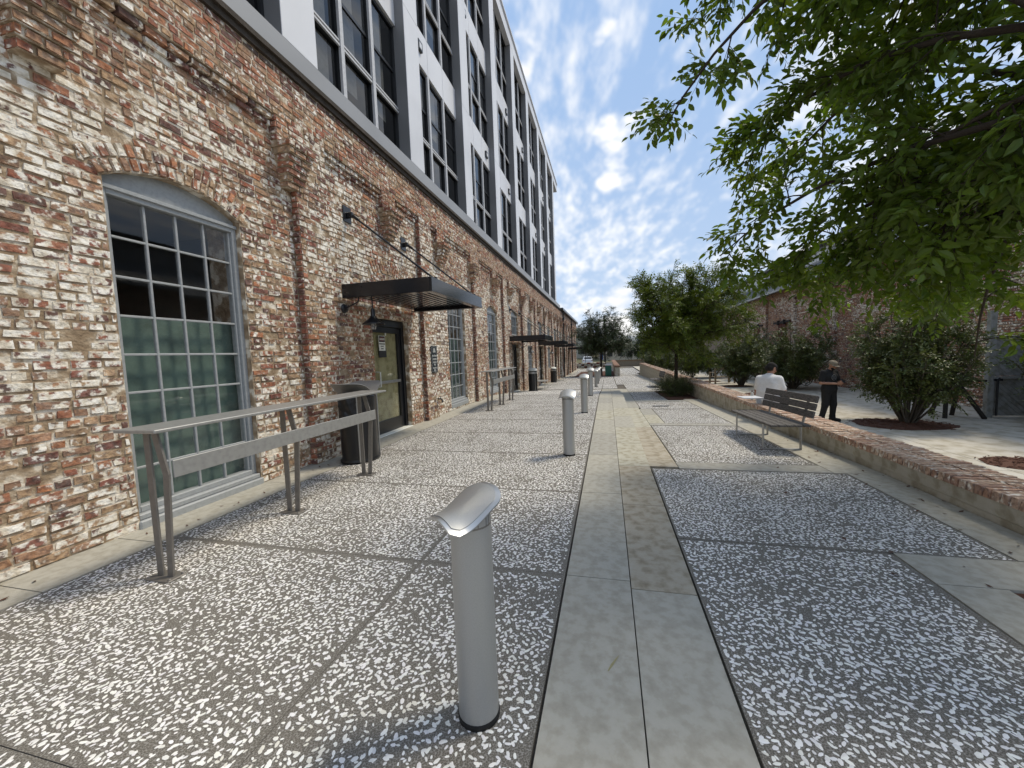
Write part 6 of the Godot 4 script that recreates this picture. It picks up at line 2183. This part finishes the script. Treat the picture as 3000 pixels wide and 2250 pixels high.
func make_far() -> void:
	# planter wall straight ahead, with the tree and a green bin behind it
	var o := thing("planter_wall", "short brick-topped planter wall at the foot of the dark round tree", "wall")
	var m := MB.new()
	m.box(Vector3(0.62, -1.0, -62), Vector3(1.05, 0.02, -36.2))
	part("wall_body", m, mats.wall_concrete, o)
	m = MB.new()
	m.box(Vector3(0.58, 0.02, -62.05), Vector3(1.09, 0.12, -36.15))
	part("coping", m, mats.brick_brown, o)
	m = MB.new()
	m.box(Vector3(-3.0, -1.0, -46), Vector3(0.61, -0.80, -36.3))
	structure("planter_bed_ground", m, mats.mulch)
	o = thing("green_bin", "green plastic bin beside the planter wall", "bin", Vector3(0.05, -0.80, -37.0))
	m = MB.new()
	m.bev(Vector3(-0.28, 0.0, -0.3), Vector3(0.28, 0.95, 0.3), 0.03)
	part("body", m, mats.bin_green, o)
	m = MB.new()
	m.bev(Vector3(-0.31, 0.95, -0.33), Vector3(0.31, 1.06, 0.33), 0.03)
	part("lid", m, mats.panel_white, o)
	o = thing("banner", "blue banner hanging on a pole behind the dark round tree", "banner", Vector3(-0.80, -0.85, -42.0))
	m = MB.new()
	m.tube([Vector3(0, 0, 0), Vector3(0, 2.4, 0)], [0.025, 0.025], 8)
	part("pole", m, mats.steel_grey, o)
	m = MB.new()
	var rows := [[], []]
	for k in 9:
		rows[0].append(Vector3(0.04 + 0.038 * k, 1.45, 0.03 * sin(k * 0.9))); rows[1].append(Vector3(0.04 + 0.038 * k, 2.3, 0.03 * sin(k * 0.8 + 1.0)))
	m.surf(rows, 0.004)
	part("cloth", m, mats.flag_blue, o)
	# fence across the end
	o = thing("board_fence", "brown board fence across the far end of the walk", "fence", Vector3(1.1, -0.95, -61.0))
	for k in 24:
		m = MB.new()
		m.bev(Vector3(0.02 + k * 0.18, 0.0, -0.02), Vector3(0.18 + k * 0.18, 0.88 + 0.02 * (k % 3), 0.02), 0.006)
		part("fence_board", m, mats.tan_wood, o)
	m = MB.new()
	m.bev(Vector3(0, 0.88, -0.05), Vector3(4.36, 0.98, 0.06), 0.008)
	part("top_rail", m, mats.brick_brown, o)
	# stone bed in front of the parked car
	o = thing("stone_bed", "low rubble stone bed before the parked white car", "planter", Vector3(-4.3, -1.0, -62.0))
	rng.seed = 3
	for k in 30:
		m = MB.new()
		var s := rng.randf_range(0.16, 0.30)
		m.lathe([Vector2(0.0, -s * 0.6), Vector2(s * 0.8, -s * 0.4), Vector2(s, 0.0), Vector2(s * 0.75, s * 0.45), Vector2(0.0, s * 0.6)], Vector3((k % 10) * 0.46 - 0.4, 0.12 + 0.28 * (k / 10), rng.randf_range(-0.1, 0.1)), 7, 1.2, 0.9)
		part("stone", m, mats.concrete_tan if k % 3 else mats.rust, o)
	# parked white car
	o = thing("parked_car", "white hatchback car parked beyond the warehouse end", "car", Vector3(-3.9, -0.98, -78.0), 0.12)
	m = MB.new()
	m.poly([Vector3(-0.9, 0.35, -2.1), Vector3(0.9, 0.35, -2.1), Vector3(0.9, 0.95, -2.1), Vector3(0.84, 1.0, -2.1), Vector3(-0.84, 1.0, -2.1), Vector3(-0.9, 0.95, -2.1)], Vector3(0, 0, 4.2))
	part("body", m, mats.car_white, o)
	m = MB.new()
	var lo := [Vector3(-0.86, 1.0, 2.0), Vector3(0.86, 1.0, 2.0), Vector3(0.86, 1.0, -1.0), Vector3(-0.86, 1.0, -1.0)]
	var hi := [Vector3(-0.68, 1.58, 1.55), Vector3(0.68, 1.58, 1.55), Vector3(0.68, 1.58, -0.3), Vector3(-0.68, 1.58, -0.3)]
	for k in 4: m.quad(lo[k], lo[(k + 1) % 4], hi[(k + 1) % 4], hi[k])
	m.quad(hi[0], hi[1], hi[2], hi[3])
	part("cabin", m, mats.car_white, o)
	m = MB.new()
	m.quad(Vector3(-0.72, 1.08, 1.945), Vector3(0.72, 1.08, 1.945), Vector3(0.62, 1.48, 1.64), Vector3(-0.62, 1.48, 1.64))
	part("rear_window", m, mats.dark_frame, o)
	for s in [-1, 1]:
		m = MB.new()
		m.bev(Vector3(s * 0.78 - 0.1, 0.78, 2.08), Vector3(s * 0.78 + 0.1, 0.95, 2.13), 0.02)
		part("tail_light", m, mats.tail_red, o)
		for z in [-1.3, 1.3]:
			m = MB.new()
			m.lathe([Vector2(0.0, -0.1), Vector2(0.32, -0.1), Vector2(0.33, 0.0), Vector2(0.32, 0.1), Vector2(0.0, 0.1)], Vector3(s * 0.80, 0.33, z), 16, 1, 1, Basis(Vector3.BACK, PI / 2.0))
			part("wheel", m, mats.rubber, o)
	m = MB.new()
	m.bev(Vector3(-0.26, 0.62, 2.1), Vector3(0.26, 0.73, 2.115), 0.004)
	part("number_plate", m, mats.sign_white, o)
	m = MB.new()
	m.quad(Vector3(-60, -1.02, -70), Vector3(60, -1.02, -70), Vector3(60, -1.02, -90), Vector3(-60, -1.02, -90))
	structure("road", m, mats.asphalt)
	m = MB.new()
	m.quad(Vector3(-60, -1.0, -90.5), Vector3(60, -1.0, -90.5), Vector3(60, 1.2, -130), Vector3(-60, 1.2, -130))
	structure("far_bank_terrain", m, mats.lawn)
	# pale buildings in the distance
	o = thing("distant_house", "pale gabled house far behind the dark round tree", "building", Vector3(3.5, -1.0, -100.0), 0.2)
	m = MB.new()
	m.box(Vector3(-5, 0, -4), Vector3(5, 4.0, 4))
	part("wall", m, mats.concrete_tan, o)
	m = MB.new()
	m.quad(Vector3(-5.4, 3.9, 4.4), Vector3(5.4, 3.9, 4.4), Vector3(5.4, 6.0, 0), Vector3(-5.4, 6.0, 0))
	m.quad(Vector3(5.4, 3.9, -4.4), Vector3(-5.4, 3.9, -4.4), Vector3(-5.4, 6.0, 0), Vector3(5.4, 6.0, 0))
	part("roof", m, mats.roof_metal, o)
	for k in 4:
		m = MB.new()
		m.box(Vector3(-4.2 + k * 2.3, 1.2, 4.0), Vector3(-3.2 + k * 2.3, 2.8, 4.05))
		part("window", m, mats.dark_frame, o)
	o = thing("distant_office", "low pale office block far past the warehouse end", "building", Vector3(-16.0, -1.0, -112.0))
	m = MB.new()
	m.box(Vector3(-10, 0, -6), Vector3(12, 9.0, 6))
	part("wall", m, mats.concrete, o)
	for k in 14:
		m = MB.new()
		m.box(Vector3(-9 + (k % 7) * 2.9, 2.0 + 3.6 * (k / 7), 6.0), Vector3(-7.4 + (k % 7) * 2.9, 4.0 + 3.6 * (k / 7), 6.06))
		part("window", m, mats.dark_frame, o)
	# utility pole and wires
	o = thing("utility_pole", "tall wooden utility pole behind the dark round tree", "pole", Vector3(-0.4, -1.0, -66.0))
	m = MB.new()
	m.tube([Vector3(0, 0, 0), Vector3(0, 8.2, 0)], [0.16, 0.12], 8)
	part("post", m, mats.dark_wood, o)
	m = MB.new()
	m.bev(Vector3(-1.0, 7.3, -0.06), Vector3(1.0, 7.42, 0.06), 0.01)
	part("cross_arm", m, mats.dark_wood, o)
	for e in [[-0.9, 7.5, 6.35], [0.0, 7.0, 5.6], [0.9, 7.5, 6.0]]:
		m = MB.new()
		m.tube(bend(Vector3(e[0], e[1], 0), Vector3(-4.0, (e[1] + e[2]) / 2.0 - 0.5, 4.0), Vector3(-7.0, e[2], 10.5), 8), [0.016, 0.016, 0.016, 0.016, 0.016, 0.016, 0.016, 0.016, 0.016], 4, false)
		part("wire", m, mats.black_plastic, o)
	# lamp post by the car
	o = thing("street_lamp", "thin dark lamp post in front of the parked car", "lamp post", Vector3(-3.55, -1.0, -66.0))
	m = MB.new()
	m.tube([Vector3.ZERO, Vector3(0, 4.2, 0)], [0.05, 0.035], 8)
	part("post", m, mats.dark_frame, o)
	m = MB.new()
	m.lathe([Vector2(0.05, 4.2), Vector2(0.16, 4.25), Vector2(0.12, 4.6), Vector2(0.0, 4.68)], Vector3.ZERO, 10)
	part("lantern", m, mats.sign_white, o)

func make_litter() -> void:
	var o := thing("dry_leaf", "thin dry straw-coloured leaf lying on the nearest path slab", "leaf", Vector3(0.0, 0.0048, -1.76), -0.45)
	var m := MB.new()
	m.surf([[Vector3(-0.004, 0.001, 0.07), Vector3(0.004, 0.001, 0.07)], [Vector3(-0.009, 0.006, 0.02), Vector3(0.007, 0.003, 0.02)], [Vector3(-0.007, 0.003, -0.03), Vector3(0.006, 0.006, -0.03)], [Vector3(-0.001, 0.001, -0.075), Vector3(0.001, 0.001, -0.075)]], 0.0006)
	o.scale = Vector3(0.6, 0.6, 0.8)
	part("blade", m, mats.paper, o)
	rng.seed = 91
	var lm := MB.new()
	lm.tri(Vector3(-0.012, 0.002, 0), Vector3(0.0, 0.004, 0.03), Vector3(0.012, 0.001, 0)); lm.tri(Vector3(-0.012, 0.002, 0), Vector3(0.012, 0.001, 0), Vector3(0.0, 0.003, -0.03))
	var spots := []
	for k in 130:
		var z := -1.5 - rng.randf() * rng.randf() * 14.0
		var x := 2.89 - rng.randf() * rng.randf() * 0.5 if k % 3 else 2.3 - rng.randf() * 0.9
		if k % 7 == 0: x = -3.75 - rng.randf() * 0.3
		spots.append(Transform3D(Basis(Vector3.UP, rng.randf() * TAU) * Basis(Vector3.RIGHT, rng.randf_range(-0.3, 0.3)) * rng.randf_range(0.5, 1.1), Vector3(x, ground(x, z) + 0.008, z)))
	var lit := node("fallen_leaves", "stuff")
	lit.set_meta("label", "small dry leaves fallen along the kerbs and the low wall")
	lit.set_meta("category", "leaves")
	scatter("leaves", lm.mesh(), mats.mulch, lit, spots)
	o = thing("drain_slot", "narrow dark drain slot in the shell paving near the planter", "drain", Vector3(1.45, ramp(-11.55) + 0.004, -11.75))
	m = MB.new()
	m.bev(Vector3(-0.22, 0.0, -0.06), Vector3(0.22, 0.008, 0.06), 0.003)
	part("grate", m, mats.dark_frame, o)

# ------------------------------------------------------------------
func _ready() -> void:
	rng.seed = 1
	noise_a.seed = 4; noise_a.frequency = 0.05; noise_a.fractal_octaves = 3
	noise_b.seed = 9; noise_b.frequency = 0.09; noise_b.fractal_octaves = 4
	make_sky_and_camera()
	make_materials()
	make_ground()
	make_paving()
	make_low_wall()
	make_warehouse()
	make_upper_block()
	make_shed()
	for e in [[-5.50, 2.455, "black steel canopy over the papered door, nearest", true], [-16.45, 2.04, "second black steel canopy along the warehouse", false], [-23.65, 1.98, "third black steel canopy along the warehouse", false], [-30.85, 1.95, "fourth black steel canopy along the warehouse", false], [-41.6, 1.80, "farthest black steel canopy near the warehouse end", false]]:
		make_canopy(e[0], e[1], e[2], e[3])
	make_lamp(Vector3(PR + 0.01, 2.30, -5.56), "black gooseneck lamp under the nearest canopy")
	make_lamp(Vector3(PR + 0.01, 1.80, -19.0), "black gooseneck lamp by the second canopy")
	make_lamp(Vector3(PR + 0.01, 1.72, -26.4), "black gooseneck lamp by the third canopy")
	make_signs()
	make_bollards()
	make_counters()
	make_can(Vector3(-3.56, 0.004, -4.96), "black litter bin with folded steel lid behind the near counter", true, 1.15)
	make_can(Vector3(-3.42, terrace(-18.0) + 0.004, -18.0), "black litter bin with pale dome lid, first beyond the second counter", false)
	make_can(Vector3(-3.72, terrace(-27.4) + 0.004, -27.4), "black litter bin with pale dome lid beside the patio chair", false)
	make_patio_seats()
	make_bench(Vector3(2.34, ramp(-6.75) + 0.004, -6.75), 0.0, "grey slatted bench standing before the low wall near the seated person", true, -0.026)
	make_bench(Vector3(2.30, ramp(-20.6) + 0.004, -20.6), 0.0, "far grey bench along the low wall beyond the elm", false, -0.026)
	make_plaza_things()
	make_far()
	make_litter()
	make_plants()
	make_standing_man()
	make_seated_man()
